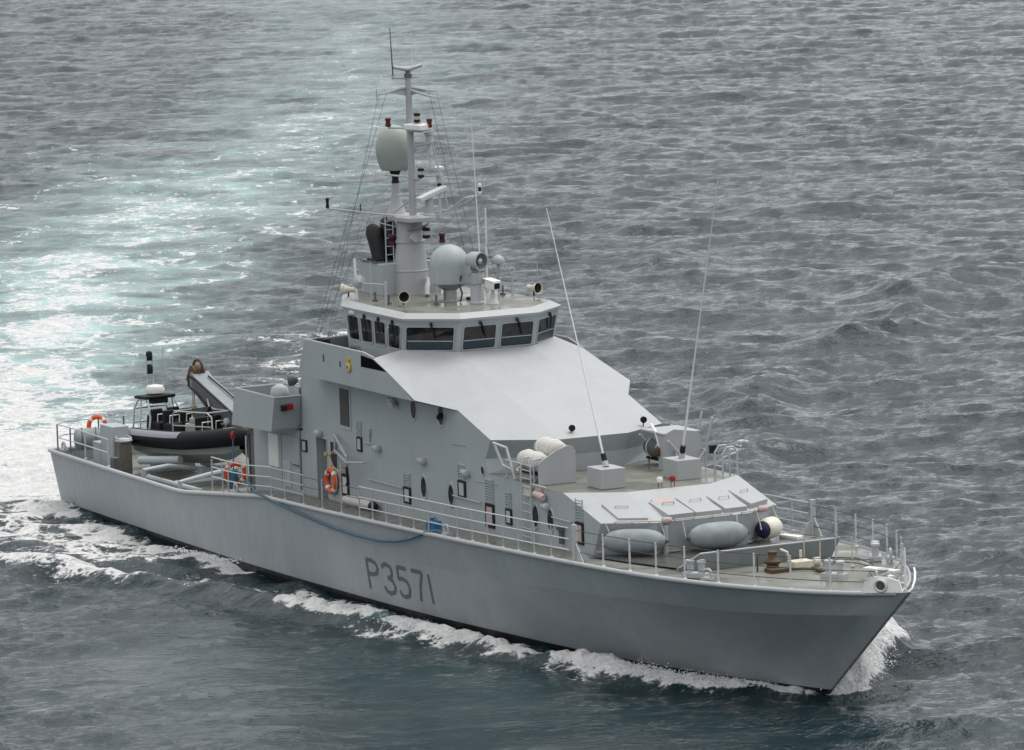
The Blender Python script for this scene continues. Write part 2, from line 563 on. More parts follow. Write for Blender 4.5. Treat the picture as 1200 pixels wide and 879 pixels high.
# ------------------------------------------------ deckhouse
YW = 3.04
def both(fn):
    for s in (-1, 1): fn(s)
dh = MB()
def side(s):
    y = s * YW
    zb = lambda x: sheer(x) - 0.2
    dh.poly([(15.7, y, 2.0), (20.88, y, 2.0), (20.88, y, 4.7), (19.8, y, 4.75), (15.7, y, 4.75)])
    dh.poly([(19.8, y, 4.75), (20.88, y, 4.7), (20.88, y, 6.95), (19.8, y, 6.95)])
    dh.poly([(20.88, y, 4.7), (21.75, y, 4.7), (21.75, y, 6.95), (20.88, y, 6.95)])
    dh.poly([(21.75, y, 2.2), (33.92, y, 2.6), (33.92, y, 4.93), (33.77, y, 5.38), (34.18, y, 6.02), (31.9, y, 6.72), (30.4, y, 6.95), (21.75, y, 6.95)])
    dh.poly([(33.92, y, 2.6), (41.09, y, 2.9), (41.09, y, 3.28), (41.61, y, 4.28), (39.14, y, 4.93), (33.92, y, 4.93)])
    # doorway recess
    yi = s * (YW - 0.75)
    dh.poly([(20.88, y, 2.2), (20.88, yi, 2.2), (20.88, yi, 4.7), (20.88, y, 4.7)])
    dh.poly([(21.75, y, 2.2), (21.75, yi, 2.2), (21.75, yi, 4.7), (21.75, y, 4.7)])
    dh.poly([(20.88, yi, 2.2), (21.75, yi, 2.2), (21.75, yi, 4.7), (20.88, yi, 4.7)])
    dh.poly([(20.88, y, 4.7), (21.75, y, 4.7), (21.75, yi, 4.7), (20.88, yi, 4.7)])
both(side)
dh.poly([(15.7, -YW, 2.0), (15.7, YW, 2.0), (15.7, YW, 4.75), (15.7, -YW, 4.75)])
dh.poly([(15.7, -YW, 4.75), (19.8, -YW, 4.75), (19.8, YW, 4.75), (15.7, YW, 4.75)])
dh.poly([(19.8, -YW, 4.75), (19.8, YW, 4.75), (19.8, YW, 6.95), (19.8, -YW, 6.95)])
dh.poly([(19.8, -YW, 6.95), (30.4, -YW, 6.95), (30.4, YW, 6.95), (19.8, YW, 6.95)])
# fore house front wall, three facets, and bridge front wall
FB = [(41.09, -YW, 2.9), (42.36, -1.55, 2.9), (42.36, 1.55, 2.9), (41.09, YW, 2.9)]
FB2 = [(41.09, -YW, 3.28), (42.36, -1.55, 3.28), (42.36, 1.55, 3.28), (41.09, YW, 3.28)]
FT = [(41.61, -YW, 4.28), (42.5, -1.6, 4.27), (42.5, 1.6, 4.27), (41.61, YW, 4.28)]
for a in range(3):
    dh.poly([FB[a], FB[a + 1], FB2[a + 1], FB2[a]])
    dh.poly([FB2[a], FB2[a + 1], FT[a + 1], FT[a]])
BB = [(33.92, -YW, 4.93), (35.05, -1.2, 4.93), (35.05, 1.2, 4.93), (33.92, YW, 4.93)]
BM = [(33.77, -YW, 5.38), (35.05, -1.22, 5.45), (35.05, 1.22, 5.45), (33.77, YW, 5.38)]
BT = [(34.18, -YW, 6.02), (35.3, -1.24, 6.0), (35.3, 1.24, 6.0), (34.18, YW, 6.02)]
for a in range(3):
    dh.poly([BB[a], BB[a + 1], BM[a + 1], BM[a]])
    dh.poly([BM[a], BM[a + 1], BT[a + 1], BT[a]])
deckhouse = dh.build('deckhouse', GREY, ship)

UB = [(39.14, -YW, 4.93), (40.3, -1.45, 4.94), (40.3, 1.45, 4.94), (39.14, YW, 4.93)]
m = MB()
for a in range(3):
    m.poly([FT[a], FT[a + 1], UB[a + 1], UB[a]])
fore_slope = m.build('foredeck_house_slope', PALE, ship)
m = MB()
m.poly([(33.6, -YW, 4.936), UB[0], UB[1], UB[2], UB[3], (33.6, YW, 4.936)])
upper_deck = m.build('upper_deck', DECK, ship)

# bridge front slope
Gp = [(27.25, -2.76, 8.2), (28.57, -1.37, 8.14), (28.57, 1.37, 8.14), (27.25, 2.76, 8.2)]
m = MB()
for a in range(3):
    m.poly([BT[a], BT[a + 1], Gp[a + 1], Gp[a]])
def wing(s):
    i = 0 if s < 0 else 3
    D = (31.9, s * YW, 6.72); E_ = (30.45, s * 3.87, 6.96); b1 = (28.4, s * 3.87, 7.70 if s < 0 else 7.41); b2 = (27.4, s * 3.87, 8.02) if s < 0 else (27.2, s * 3.87, 7.7)
    m.poly([BT[i], Gp[i], D]); m.poly([D, Gp[i], E_]); m.poly([E_, Gp[i], b1]); m.poly([b1, Gp[i], b2])
both(wing)
front_slope = m.build('bridge_front_slope', PALE, ship)
for f_ in front_slope.data.polygons: f_.use_smooth = False

# bridge wings: overhanging bulwark all round the aft bridge deck
m = MB()
def bul(s):
    y = s * 3.87; yi = s * 3.79
    P = [(21.49, 6.93), (30.45, 6.925), (28.4, 7.70), (27.4, 8.02), (26.6, 8.12), (22.5, 8.13), (22.0, 8.10)]
    if s > 0: P = [(21.49, 6.93), (30.45, 6.925), (27.2, 7.7), (26.2, 7.93), (22.5, 8.0), (22.0, 8.0)]
    m.poly([(x, y, z) for x, z in P])
    if s > 0:
        m.poly([(x, yi, z) for x, z in P[2:]] + [(22.0, yi, 7.1), (27.2, yi, 7.1)])
        m.poly([(x, y, z + .002) for x, z in P[2:]] + [(x, yi, z + .002) for x, z in P[:1:-1]])
    Q = [(21.6, 7.1), (29.6, 7.1), (28.38, 7.67), (27.4, 8.02), (26.6, 8.12), (22.5, 8.13), (22.05, 8.10)]
    if s < 0: m.poly([(x, yi, z) for x, z in Q])
    if s < 0: m.poly([(22.0, y, 8.1), (22.5, y, 8.132), (26.6, y, 8.122), (26.6, yi, 8.122), (22.5, yi, 8.132), (22.05, yi, 8.1)])
    m.poly([(21.49, y, 6.93), (30.45, y, 6.925), (31.9, s * YW, 6.72), (31.9, s * YW, 6.95), (21.49, s * YW, 6.93)][:3] + [(21.49, s * YW, 6.93)])
    m.poly([(21.49, y, 6.93), (22.0, y, 8.1), (21.95, s * 3.4, 8.1), (21.44, s * 3.4, 6.93)])
both(bul)
m.poly([(21.44, -3.4, 6.93), (21.44, 3.4, 6.93), (21.95, 3.4, 8.1), (21.95, -3.4, 8.1)])
m.poly([(21.55, -3.4, 7.1), (21.55, 3.4, 7.1), (22.03, 3.4, 8.1), (22.03, -3.4, 8.1)])
m.poly([(21.95, -3.4, 8.102), (21.95, 3.4, 8.102), (22.03, 3.4, 8.102), (22.03, -3.4, 8.102)])
bulwark = m.build('bridge_wing_bulwark', GREY, ship)
m = MB(); m.poly([(21.6, -3.78, 7.08), (27.6, -3.78, 7.08), (27.6, 3.78, 7.08), (21.6, 3.78, 7.08)])
m.build('bridge_deck', DECK, ship)
m = MB()
for s in (-1, 1):
    m.tube([(21.97, s * 3.4, 8.12), (22.0, s * 3.83, 8.12), (22.5, s * 3.83, 8.14), (26.6, s * 3.83, 8.13), (27.4, s * 3.83, 8.03)] if s < 0 else [(21.97, 3.4, 8.1), (22.0, 3.83, 8.02), (26.2, 3.83, 7.95), (27.2, 3.83, 7.72)], 0.035, 6)
m.tube([(21.97, -3.4, 8.12), (21.97, 3.4, 8.12)], 0.035, 6)
m.build('bulwark_rail', LGREY, bulwark)
SHADE_BLK = mat('opening_shade_black', (0.004, 0.004, 0.005), 0.9, spec=0.05)
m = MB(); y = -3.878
m.poly([(26.48, y, 8.04), (27.36, y, 7.99), (28.36, y, 7.70), (28.42, y, 7.68), (26.46, y, 7.66)])  # flat black sheet, the shade inside the wing opening put into its colour
m.build('wing_opening_shade', SHADE_BLK, bulwark)

# crest badges
def crest(c, axis, name='crest_badge'):
    m = MB()
    ax = Vector(axis)
    m.lathe(c, [(0.0, 0), (0.17, 0), (0.19, 0.03), (0.15, 0.05), (0.0, 0.05)], 20, axis, 0)
    m.lathe(Vector(c) + ax * 0.051, [(0.12, 0), (0.12, 0.012), (0, 0.015)], 16, axis, 1)
    m.lathe(Vector(c) + ax * 0.068, [(0.055, 0), (0.05, 0.012), (0, 0.015)], 12, axis, 2)
    c2 = Vector(c) + Vector((0, 0, 0.24))
    m.lathe(c2, [(0.0, 0), (0.09, 0), (0.09, 0.05), (0, 0.055)], 12, axis, 0)
    m.obox(Vector(c) + ax * 0.012 + Vector((0, 0, .03)), (0.05 if abs(ax.x) > .5 else 0.46, 0.46 if abs(ax.x) > .5 else 0.02, 0.5), (0, 0, 0), 3) if False else None
    return m.build(name, [YELLOW, OFFW, NUMB, BLK2], bulwark, smooth=40)
crest((25.53, -3.875, 7.56), (0, -1, 0))
crest((21.6, -3.25, 7.6), (-1, 0, 0))
for x, z0, z1 in ((23.55, 7.55, 7.78), (24.85, 7.5, 7.68)):
    m = MB(); m.box(x - .025, x + .025, -3.9, -3.87, z0, z1); m.build('drain_slot', DGREY, bulwark)

# ------------------------------------------------ wheelhouse
WB = [(23.1, -2.72, 7.1), (27.0, -2.72, 7.1), (28.3, -1.33, 7.1), (28.3, 1.33, 7.1), (27.0, 2.72, 7.1), (23.1, 2.72, 7.1)]
WM = [(23.1, -2.75, 8.10), (27.25, -2.75, 8.10), (28.55, -1.36, 8.10), (28.55, 1.36, 8.10), (27.25, 2.75, 8.10), (23.1, 2.75, 8.10)]
WT = [(23.0, -2.83, 9.20), (27.55, -2.83, 9.20), (28.84, -1.38, 9.20), (28.84, 1.38, 9.20), (27.55, 2.83, 9.20), (23.0, 2.83, 9.20)]
m = MB()
for a in range(6):
    b = (a + 1) % 6
    m.poly([WB[a], WB[b], WM[b], WM[a]]); m.poly([WM[a], WM[b], WT[b], WT[a]])
wheelhouse = m.build('wheelhouse', GREY, ship)
def expand(P, d, z):
    c = Vector((25.5, 0, 0))
    out = []
    for p in P:
        q = Vector((p[0], p[1], 0)); v = (q - c).normalized()
        out.append((p[0] + v.x * d, p[1] + v.y * d, z))
    return out
m = MB()
R0 = expand(WT, 0.06, 9.16); R1 = expand(WT, 0.08, 9.24); R2 = expand(WT, -0.26, 9.40)
for lst, yy, ya, xa, zz in ((R0, 2.84, 1.32, 19.75, 9.16), (R1, 2.86, 1.34, 19.7, 9.24), (R2, 2.52, 1.2, 19.85, 9.40)):
    lst[0] = (22.85, -yy, zz); lst[5] = (22.85, yy, zz)
    lst += [(xa, ya, zz), (xa, -ya, zz)]
for a in range(8):
    b = (a + 1) % 8
    m.poly([R0[a], R0[b], R1[b], R1[a]]); m.poly([R1[a], R1[b], R2[b], R2[a]])
m.poly(R0)
roof = m.build('wheelhouse_roof', PALE, ship)
m = MB(); m.poly([(p[0], p[1], p[2] + .003) for p in R2]); m.build('roof_deck', DECK, roof)

def on_quad(bl, br, tr, tl, u, v, off=0.0):
    bl, br, tr, tl = map(Vector, (bl, br, tr, tl))
    p = (bl * (1 - u) + br * u) * (1 - v) + (tl * (1 - u) + tr * u) * v
    n = (br - bl).cross(tl - bl).normalized()
    return p + n * off
def window(q, u0, u1, v0, v1, parent, rail=True, name='window', sk=0.0):
    bl, br, tr, tl = q
    W_ = (Vector(br) - Vector(bl)).length * (u1 - u0); H_ = (Vector(tl) - Vector(bl)).length * (v1 - v0)
    rr = 0.07
    def loop(e, off):
        du, dv = e / W_ * (u1 - u0), e / H_ * (v1 - v0)
        ru, rv = (rr + e) / W_ * (u1 - u0), (rr + e) / H_ * (v1 - v0)
        pts = []
        for cu, cv, a0 in ((u1 + du - ru, v0 - dv + rv, -90), (u1 + du - ru, v1 + dv - rv, 0), (u0 - du + ru, v1 + dv - rv, 90), (u0 - du + ru, v0 - dv + rv, 180)):
            for k in range(5):
                a = R(a0 + 90 * k / 4)
                vv = cv + rv * math.sin(a); uu = cu + ru * math.cos(a) + sk * (vv - v0)
                pts.append(on_quad(bl, br, tr, tl, uu, vv, off))
        return pts
    m = MB()
    A, B, C_ = loop(0.045, 0.004), loop(0.04, 0.03), loop(0.0, 0.03)
    D_ = loop(0.0, 0.008)
    n = len(A)
    m.add(A + B, [(i, (i + 1) % n, n + (i + 1) % n, n + i) for i in range(n)], 0)
    m.add(B + C_, [(i, (i + 1) % n, n + (i + 1) % n, n + i) for i in range(n)], 0)
    m.add(C_ + D_, [(i, (i + 1) % n, n + (i + 1) % n, n + i) for i in range(n)], 0)
    m.poly(D_, 1)
    if rail:
        # teal strip across the lower third of the pane, with a pale rail
        e = 0.06
        P4 = [on_quad(bl, br, tr, tl, u0 + .03 * (u1 - u0), v0 + .04 * (v1 - v0), .012), on_quad(bl, br, tr, tl, u1 - .03 * (u1 - u0), v0 + .04 * (v1 - v0), .012),
              on_quad(bl, br, tr, tl, u1 - .02 * (u1 - u0), v0 + .36 * (v1 - v0), .012), on_quad(bl, br, tr, tl, u0 + .02 * (u1 - u0), v0 + .36 * (v1 - v0), .012)]
        m.poly(P4, 2)
        m.poly([on_quad(bl, br, tr, tl, u0 + .02 * (u1 - u0), v0 + .37 * (v1 - v0), .014), on_quad(bl, br, tr, tl, u1 - .02 * (u1 - u0), v0 + .37 * (v1 - v0), .014),
                on_quad(bl, br, tr, tl, u1 - .02 * (u1 - u0), v0 + .41 * (v1 - v0), .014), on_quad(bl, br, tr, tl, u0 + .02 * (u1 - u0), v0 + .41 * (v1 - v0), .014)], 3)
    return m.build(name, [GREY, GLASS, TEAL, LGREY], parent)
def wface(a):
    b = (a + 1) % 6
    return (WM[a], WM[b], WT[b], WT[a])
side_u = [(0.055, 0.235), (0.285, 0.475), (0.525, 0.705), (0.77, 0.965)]
for u0, u1 in side_u:
    window(wface(0), u0, u1, 0.10, 0.80, wheelhouse, rail=False)
window(wface(1), 0.07, 0.90, 0.09, 0.78, wheelhouse)
window(wface(2), 0.05, 0.47, 0.09, 0.78, wheelhouse)
window(wface(2), 0.55, 0.96, 0.09, 0.78, wheelhouse)
window(wface(3), 0.10, 0.90, 0.09, 0.78, wheelhouse)
for u0, u1 in side_u:
    window(wface(4), 1 - u1, 1 - u0, 0.16, 0.80, wheelhouse, rail=False)
# wipers
def wiper(a, u):
    q = wface(a); m = MB()
    p0, p1, p2 = on_quad(*q, u, 0.86, .05), on_quad(*q, u + .02, 0.80, .09), on_quad(*q, u + (.08 if a in (1, 2, 3) else .04), 0.42, .07)
    m.tube([p0, p1, p2], [0.05, 0.03, 0.018], 6)
    m.tube([on_quad(*q, u - .015, 0.9, .02), on_quad(*q, u + .01, .86, .07)], 0.05, 6)
    m.build('wiper', BLK2, wheelhouse)
for u in (0.13, 0.36, 0.6, 0.84): wiper(0, u)
wiper(1, 0.5); wiper(2, 0.26); wiper(2, 0.74); wiper(3, 0.55)
m = MB(); m.lathe((23.55, -2.84, 9.07), [(0, 0), (.09, .0), (.1, .1), (.07, .32), (0, .36)], 12, (1, 0, 0)); m.build('deck_lamp', LGREY, wheelhouse, smooth=40)
m = MB(); m.tube([(26.52, -2.87, 8.25), (26.5, -2.93, 8.35), (26.55, -2.96, 8.8), (26.57, -2.88, 8.9)], 0.03, 6); m.build('grab_handle', LGREY, wheelhouse)
# clutter on the wing deck
m = MB(); m.tube([(22.6, -3.5, 7.1), (22.6, -3.5, 8.2)], .1, 8); m.box(22.4, 22.85, -3.6, -3.3, 7.9, 8.18); m.build('pelorus', BLK2, ship)
m = MB(); m.box(23.1, 24.6, -3.6, -3.2, 7.1, 7.9); m.build('wing_locker', WHITE, ship, bevel=.03)
m = MB(); m.tube([(24.8, -3.6, 7.9), (25.0, -3.5, 8.15), (25.3, -3.4, 8.1), (25.6, -3.5, 7.95)], .08, 6); m.build('cable_bundle', WIRE, ship, smooth=60)

# ------------------------------------------------ roof: mast tower, funnel casing, domes
m = MB()
prof = [(0.60, 9.38), (0.585, 9.9), (0.575, 10.15), (0.59, 10.17), (0.59, 10.2), (0.57, 10.22), (0.48, 11.0), (0.47, 11.1), (0.50, 11.12), (0.50, 11.18), (0.465, 11.2), (0.42, 11.9)]
m.lathe((22.3, 0, 0), prof, 28, (0, 0, 1))
tower = m.build('mast_tower', PALE, ship, smooth=30)
m = MB()
m.prism([(20.0, -1.1, 9.38), (22.3, -1.1, 9.38), (22.3, -1.1, 10.45), (20.75, -1.1, 10.45)], (0, 2.2, 0))
casing = m.build('funnel_casing', GREY, ship, bevel=.03)
m = MB(); m.box(20.7, 22.0, -1.14, 1.14, 10.452, 10.5); m.build('casing_lid', DGREY, casing)
for y, dz in ((-0.75, 0), (-0.22, .2)):
    m = MB()
    P = [(21.55, y, 10.45), (21.42, y, 10.75), (21.25, y, 11.1), (21.05, y, 11.4), (20.9, y, 11.55)]
    for i, (x, yy, z) in enumerate(P): P[i] = (x, yy, z + dz)
    m.tube(P, [.27, .265, .275, .28, .2], 16)
    m.obox((21.5, y, 10.53), (0.75, 0.62, 0.08))
    m.build('exhaust_pipe', BLK2, casing, smooth=50)
m = MB()
m.tube([(22.9, .3, 9.9), (23.2, 0.2, 9.85), (23.5, 0.0, 9.7), (23.7, -.1, 9.45)], 0.09, 8); m.build('cable_duct', PALE, tower, smooth=60)
# ladder on the back of the tower
m = MB()
for y in (-.78, -.5): m.tube([(22.05, y, 9.4), (22.05, y, 12.0)], .025, 6)
for k in range(9): m.tube([(22.05, -.78, 9.6 + k * .28), (22.05, -.5, 9.6 + k * .28)], .018, 5)
m.build('mast_ladder', LGREY, tower)
# lower platform
m = MB()
m.prism([(21.3, -.35, 11.86), (21.9, -.62, 11.86), (23.3, -.5, 11.86), (24.1, -.1, 11.95), (24.1, .1, 11.95), (23.3, .5, 11.86), (21.9, .62, 11.86), (21.3, .35, 11.86)], (0, 0, .14))
m.prism([(22.6, -.3, 11.5), (23.9, 0, 11.87), (22.6, .3, 11.5)], (0, 0, .02))
platform = m.build('mast_platform', PALE, ship, bevel=.015)
# pole mast
m = MB(); m.tube([(22.6, 0, 11.9), (22.6, 0, 13.6), (22.58, 0, 15.2), (22.55, 0, 16.65)], [.125, .12, .115, .1], 14)
pole = m.build('pole_mast', PALE, ship, smooth=40)
# big radome on aft pedestal
m = MB(); m.lathe((21.3, 0, 12.0), [(.34, 0), (.3, .08), (.2, .35), (.15, .6), (.13, 1.02)], 16); ped = m.build('dome_pedestal', PALE, ship, smooth=40)
m = MB(); m.lathe((21.3, 0, 13.02), [(.14, 0), (.11, .12), (.11, .2), (.2, .42)], 12); m.build('pedestal_collar', BLK2, ped, smooth=40)
m = MB()
prof = [(0, 0), (.44, 0), (.465, .03)] + [(.47 + .145 * math.sin(math.pi / 2 * h / .7), h) for h in (.12, .25, .4, .55, .7)]
prof += [(.615 * math.sqrt(max(0, 1 - (k / 14) ** 2)), .7 + .82 * k / 14) for k in range(1, 15)]
m.lathe((21.27, 0, 13.46), prof, 36); m.build('radome', DOME, ship, smooth=60)
# front satcom dome
m = MB()
prof = [(.22, .38), (.58, .6), (.66, .62), (.665, .72), (.66, 1.2)]
for k in range(1, 11):
    a = R(90 * k / 10); prof.append((.66 * math.cos(a), 1.2 + .68 * math.sin(a)))
m.lathe((25.25, 0, 9.39), prof, 36); dome2 = m.build('radome', DOME2, ship, smooth=32)
m = MB(); m.lathe((25.25, 0, 9.39), [(.27, 0), (.24, .03), (.22, .05), (.22, .4)], 20); m.build('dome_stand', LGREY, dome2, smooth=40)
m = MB()
for k in range(3): m.ring((25.45, -.3, 9.52 + .13 * k), .07, .015, (0, 1, 0), 12, 5)
m.build('cable_loop', WIRE, dome2)
# searchlight
m = MB(); m.lathe((26.35, .42, 9.39), [(.26, 0), (.26, .04), (.2, .06), (.19, .62), (.21, .64)], 20); sl = m.build('searchlight_stand', LGREY, ship, smooth=40)
m = MB(); m.box(26.13, 26.57, .2, .64, 10.03, 10.4)
for y in (.16, .64): m.box(26.25, 26.45, y, y + .05, 10.35, 10.75)
m.tube([(26.35, .42, 10.38), (26.35, .42, 10.5)], .1, 8)
m.build('searchlight_yoke', DOME2, sl, bevel=.02)
ax = Vector((.8, .28, -.02)).normalized()
m = MB(); m.lathe(Vector((26.3, .42, 10.78)) - ax * .28, [(0.0, 0), (.24, .06), (.3, .2), (.3, .55), (.315, .55), (.315, .6), (.27, .6), (.26, .5)], 24, ax, cap=False); m.build('searchlight_drum', DOME2, sl, smooth=40)
m = MB(); m.lathe(Vector((26.3, .42, 10.78)) + ax * .30, [(0, -.12), (.1, -.1), (.2, -.06), (.268, .0)], 20, ax, cap=False)
m.lathe(Vector((26.3, .42, 10.78)) + ax * .2, [(.09, 0), (.1, .06), (0, .09)], 12, ax, 1); m.build('searchlight_lens', [DGREY, LENS], sl, smooth=60)
m = MB(); m.tube([(25.95, .1, 10.3), (25.85, .05, 10.0), (25.95, .1, 9.7), (25.9, .05, 9.42)], .035, 6); m.build('cable', WIRE, sl, smooth=60)
m = MB(); m.tube([(25.3, .6, 9.42), (25.7, .75, 9.43)], .08, 8); m.build('cable_drum', BLK2, ship)
# camera housing
m = MB(); m.tube([(26.9, .75, 9.39), (26.9, .75, 9.85)], [.14, .05], 10); m.lathe((26.9, .75, 9.39), [(.22, 0), (.1, .2)], 12); cs = m.build('camera_stand', LGREY, ship, smooth=40)
cx = Vector((.86, .12, -.1)).normalized()
m = MB(); m.obox((26.9, .75, 10.02), (.52, .28, .25), (0, .12, .14)); m.obox((26.86, .75, 10.17), (.6, .34, .04), (0, .12, .14)); m.build('camera_housing', WHITE, cs, bevel=.015)
m = MB(); m.obox(Vector((26.9, .75, 10.02)) + cx * .268, (.02, .21, .18), (0, .12, .14)); m.build('camera_window', BLK2, cs)
# loudhailers / horns
def horn(c, ax, nm='loudhailer'):
    ax = Vector(ax).normalized(); c = Vector(c)
    m = MB(); m.lathe(c - ax * .3, [(.06, 0), (.09, .03), (.09, .12), (.07, .15), (.1, .28), (.17, .45), (.2, .52), (.185, .52), (.06, .3)], 18, ax)
    h = m.build(nm, CREAM, roof, smooth=40)
    m = MB(); m.lathe(c, [(.0, .0), (.165, .19)], 14, ax, cap=False); m.tube([c - Vector((0, 0, .1)), c - Vector((0, 0, .28))], .03, 6); m.build('horn_throat', BLK2, roof, smooth=60)
horn((25.55, -1.85, 9.72), (.85, -.25, 0)); horn((25.9, 2.75, 9.68), (.9, .3, 0)); horn((21.6, -2.0, 9.62), (-.6, -.6, 0))
# small roof fittings
m = MB(); m.tube([(23.6, 3.0 - .4, 9.38), (23.6, 2.6, 10.15)], .04, 6)
for dx, dy in ((.25, 0), (-.12, .2), (-.12, -.2)): m.tube([(23.6 + dx, 2.6 + dy, 9.38), (23.6, 2.6, 9.95)], .02, 5)
m.lathe((23.6, 2.6, 10.15), [(.05, 0), (.06, .12), (.21, .16), (.22, .25), (.19, .34), (.1, .42), (0, .45)], 18)
m.build('satcom_mushroom', DOME2, ship, smooth=35)
def whip(base, top, r0=.035, r1=.012, mt=WHITE, nm='whip_antenna', sleeve=True):
    m = MB(); b, t = Vector(base), Vector(top)
    m.tube([b, b.lerp(t, .5), t], [r0, (r0 + r1) / 2, r1], 6, 0)
    if sleeve: m.tube([b, b.lerp(t, .06)], r0 * 2.0, 8, 1)
    return m.build(nm, [mt, LGREY], roof)
whip((22.7, 2.6, 9.38), (22.75, 2.6, 12.1), .05, .03)
whip((25.9, .0 - .78, 9.38), (25.9, -.78, 11.1), .02, .012, LGREY, 'rod_antenna', False)
whip((25.5, 1.05, 9.38), (25.5, .85, 15.4), .03, .012)
whip((22.7, -2.2, 9.38), (22.6, -2.2, 10.75), .05, .045, WHITE, 'rod_antenna', False)
whip((23.6, -2.1, 9.38), (23.6, -2.1, 10.7), .025, .02, LGREY, 'rod_antenna', False)
m = MB(); m.tube([(24.75, -2.1, 9.38), (24.75, -2.1, 10.15)], .045, 6); m.tube([(24.75, -2.1, 10.05), (23.4, -2.3, 10.0)], .025, 6); m.tube([(23.4, -2.3, 9.75), (23.4, -2.3, 10.25)], .02, 5); m.lathe((23.2, -2.3, 10.02), [(.02, 0), (.2, .1), (.24, .12)], 12, (-1, 0, 0), cap=False); m.build('wind_sensor_arm', LGREY, ship)
m = MB(); m.tube([(24.6, 2.6, 9.38), (24.6, 2.6, 10.05)], .04, 6); m.ring((24.6, 2.6, 10.15), .1, .02, (1, 0, 0), 12, 5); m.tube([(24.6, 2.6, 10.12), (25.3, 3.2, 10.15)], .025, 5); m.tube([(25.3, 3.2, 9.9), (25.3, 3.2, 10.4)], .015, 5); m.build('direction_finder', LGREY, ship)
for x, y in ((24.9, 2.1), (25.95, -.85), (23.7, -2.0), (24.75, -2.0)):
    m = MB(); m.tube([(x, y, 9.38), (x, y, 9.72)], .035, 6); m.box(x - .1, x + .1, y - .05, y + .05, 9.39, 9.47); m.build('roof_cleat', DGREY, roof)

# mast fittings ----------------------------------------------------------
def lamp(c, nm='navigation_lamp', body=BLK2, lens=None, par=None, r=.1, h=.3):
    m = MB(); c = Vector(c)
    m.lathe(c, [(r * .7, 0), (r, .03), (r, h * .3), (r * .8, h * .32)], 12, (0, 0, 1), 0)
    m.lathe(c, [(r * .8, h * .3), (r * .8, h * .7)], 12, (0, 0, 1), 1)
    m.lathe(c, [(r, h * .7), (r, h * .95), (r * .6, h), (0, h * 1.02)], 12, (0, 0, 1), 0)
    return m.build(nm, [body, lens or LENS], par or pole, smooth=40)
lamp((23.15, 0, 15.15), r=.11, h=.32)
lamp((22.05, -.55, 14.98), body=DRED, lens=DRED, r=.1, h=.3)
lamp((23.35, .35, 14.98), body=DRED, lens=DRED, r=.1, h=.3)
lamp((23.2, .05, 13.32), r=.11, h=.32)
lamp((23.1, .8, 12.78), lens=BLK2, r=.11, h=.3)
lamp((23.25, .15, 11.3), r=.13, h=.36, par=tower)
lamp((22.05, -.55, 11.05), body=DRED, lens=BLK2, r=.13, h=.34, par=tower)
lamp((23.2, .75, 11.1), body=DRED, lens=BLK2, r=.11, h=.34, par=tower)
m = MB(); m.lathe((22.75, -.2, 11.28), [(.06, 0), (.1, .1), (.17, .3), (.17, .34)], 14, (.9, .1, .2)); m.build('mast_horn', LGREY, tower, smooth=40)
m = MB()
m.tube([(22.6, 0, 15.05), (23.2, 0, 15.12)], .04, 6); m.tube([(22.6, 0, 14.93), (22.05, -.55, 14.95)], .035, 6); m.obox((23.1, .15, 14.86), (.9, .5, .05), (0, 0, .3))
m.tube([(22.6, 0, 13.25), (23.2, .05, 13.3)], .04, 6); m.tube([(21.6, -.5, 13.35), (22.6, 0, 13.3), (23.1, .8, 13.35)], .035, 6); m.tube([(22.6, -.6, 12.74), (22.6, 0, 12.7), (23.1, .85, 12.76)], .035, 6)
m.tube([(22.6, 0, 14.3), (23.2, .5, 14.45)], .05, 6); m.tube([(23.2, .5, 14.45), (23.3, .7, 13.4), (23.35, .95, 12.2)], .03, 6)
m.tube([(22.6, 0, 12.6), (21.9, -.4, 12.1)], .04, 6)
m.build('mast_brackets', LGREY, pole)
m = MB(); m.obox((23.05, .08, 15.0), (.8, .62, .2), (0, 0, .3)); nr = m.build('radar_scanner', WHITE, pole, bevel=.04)
m = MB(); m.lathe((23.05, .08, 14.84), [(.16, 0), (.16, .07)], 14); m.lathe((23.1, .05, 15.1), [(.14, 0), (.1, .2), (.1, .25)], 12); m.build('scanner_gearbox', LGREY, nr, smooth=40)
# lower slotted radar bar
m = MB(); m.lathe((23.35, .25, 12.0), [(.2, 0), (.2, .1), (.14, .14), (.14, .55), (.1, .7)], 14); rb = m.build('radar_pedestal', PALE, platform, smooth=40)
m = MB(); m.obox((23.4, .32, 12.78), (.3, 1.15, .16), (R(17), 0, R(10))); m.build('radar_bar', PALE2, platform, bevel=.03)
# cylinders to port
m = MB()
for c, z in (((22.9, .55), 14.35), ((22.9, .85), 13.15)):
    m.lathe((c[0], c[1], z - .35), [(.09, 0), (.09, .45), (.13, .48), (.13, .68), (.17, .7), (.17, .8), (.1, .84)], 14)
m.tube([(22.9, .85, 11.9), (22.9, .85, 12.85)], .05, 6); m.tube([(22.9, .55, 13.6), (22.9, .55, 14.05)], .05, 6)
m.build('antenna_can', PALE2, pole, smooth=40)
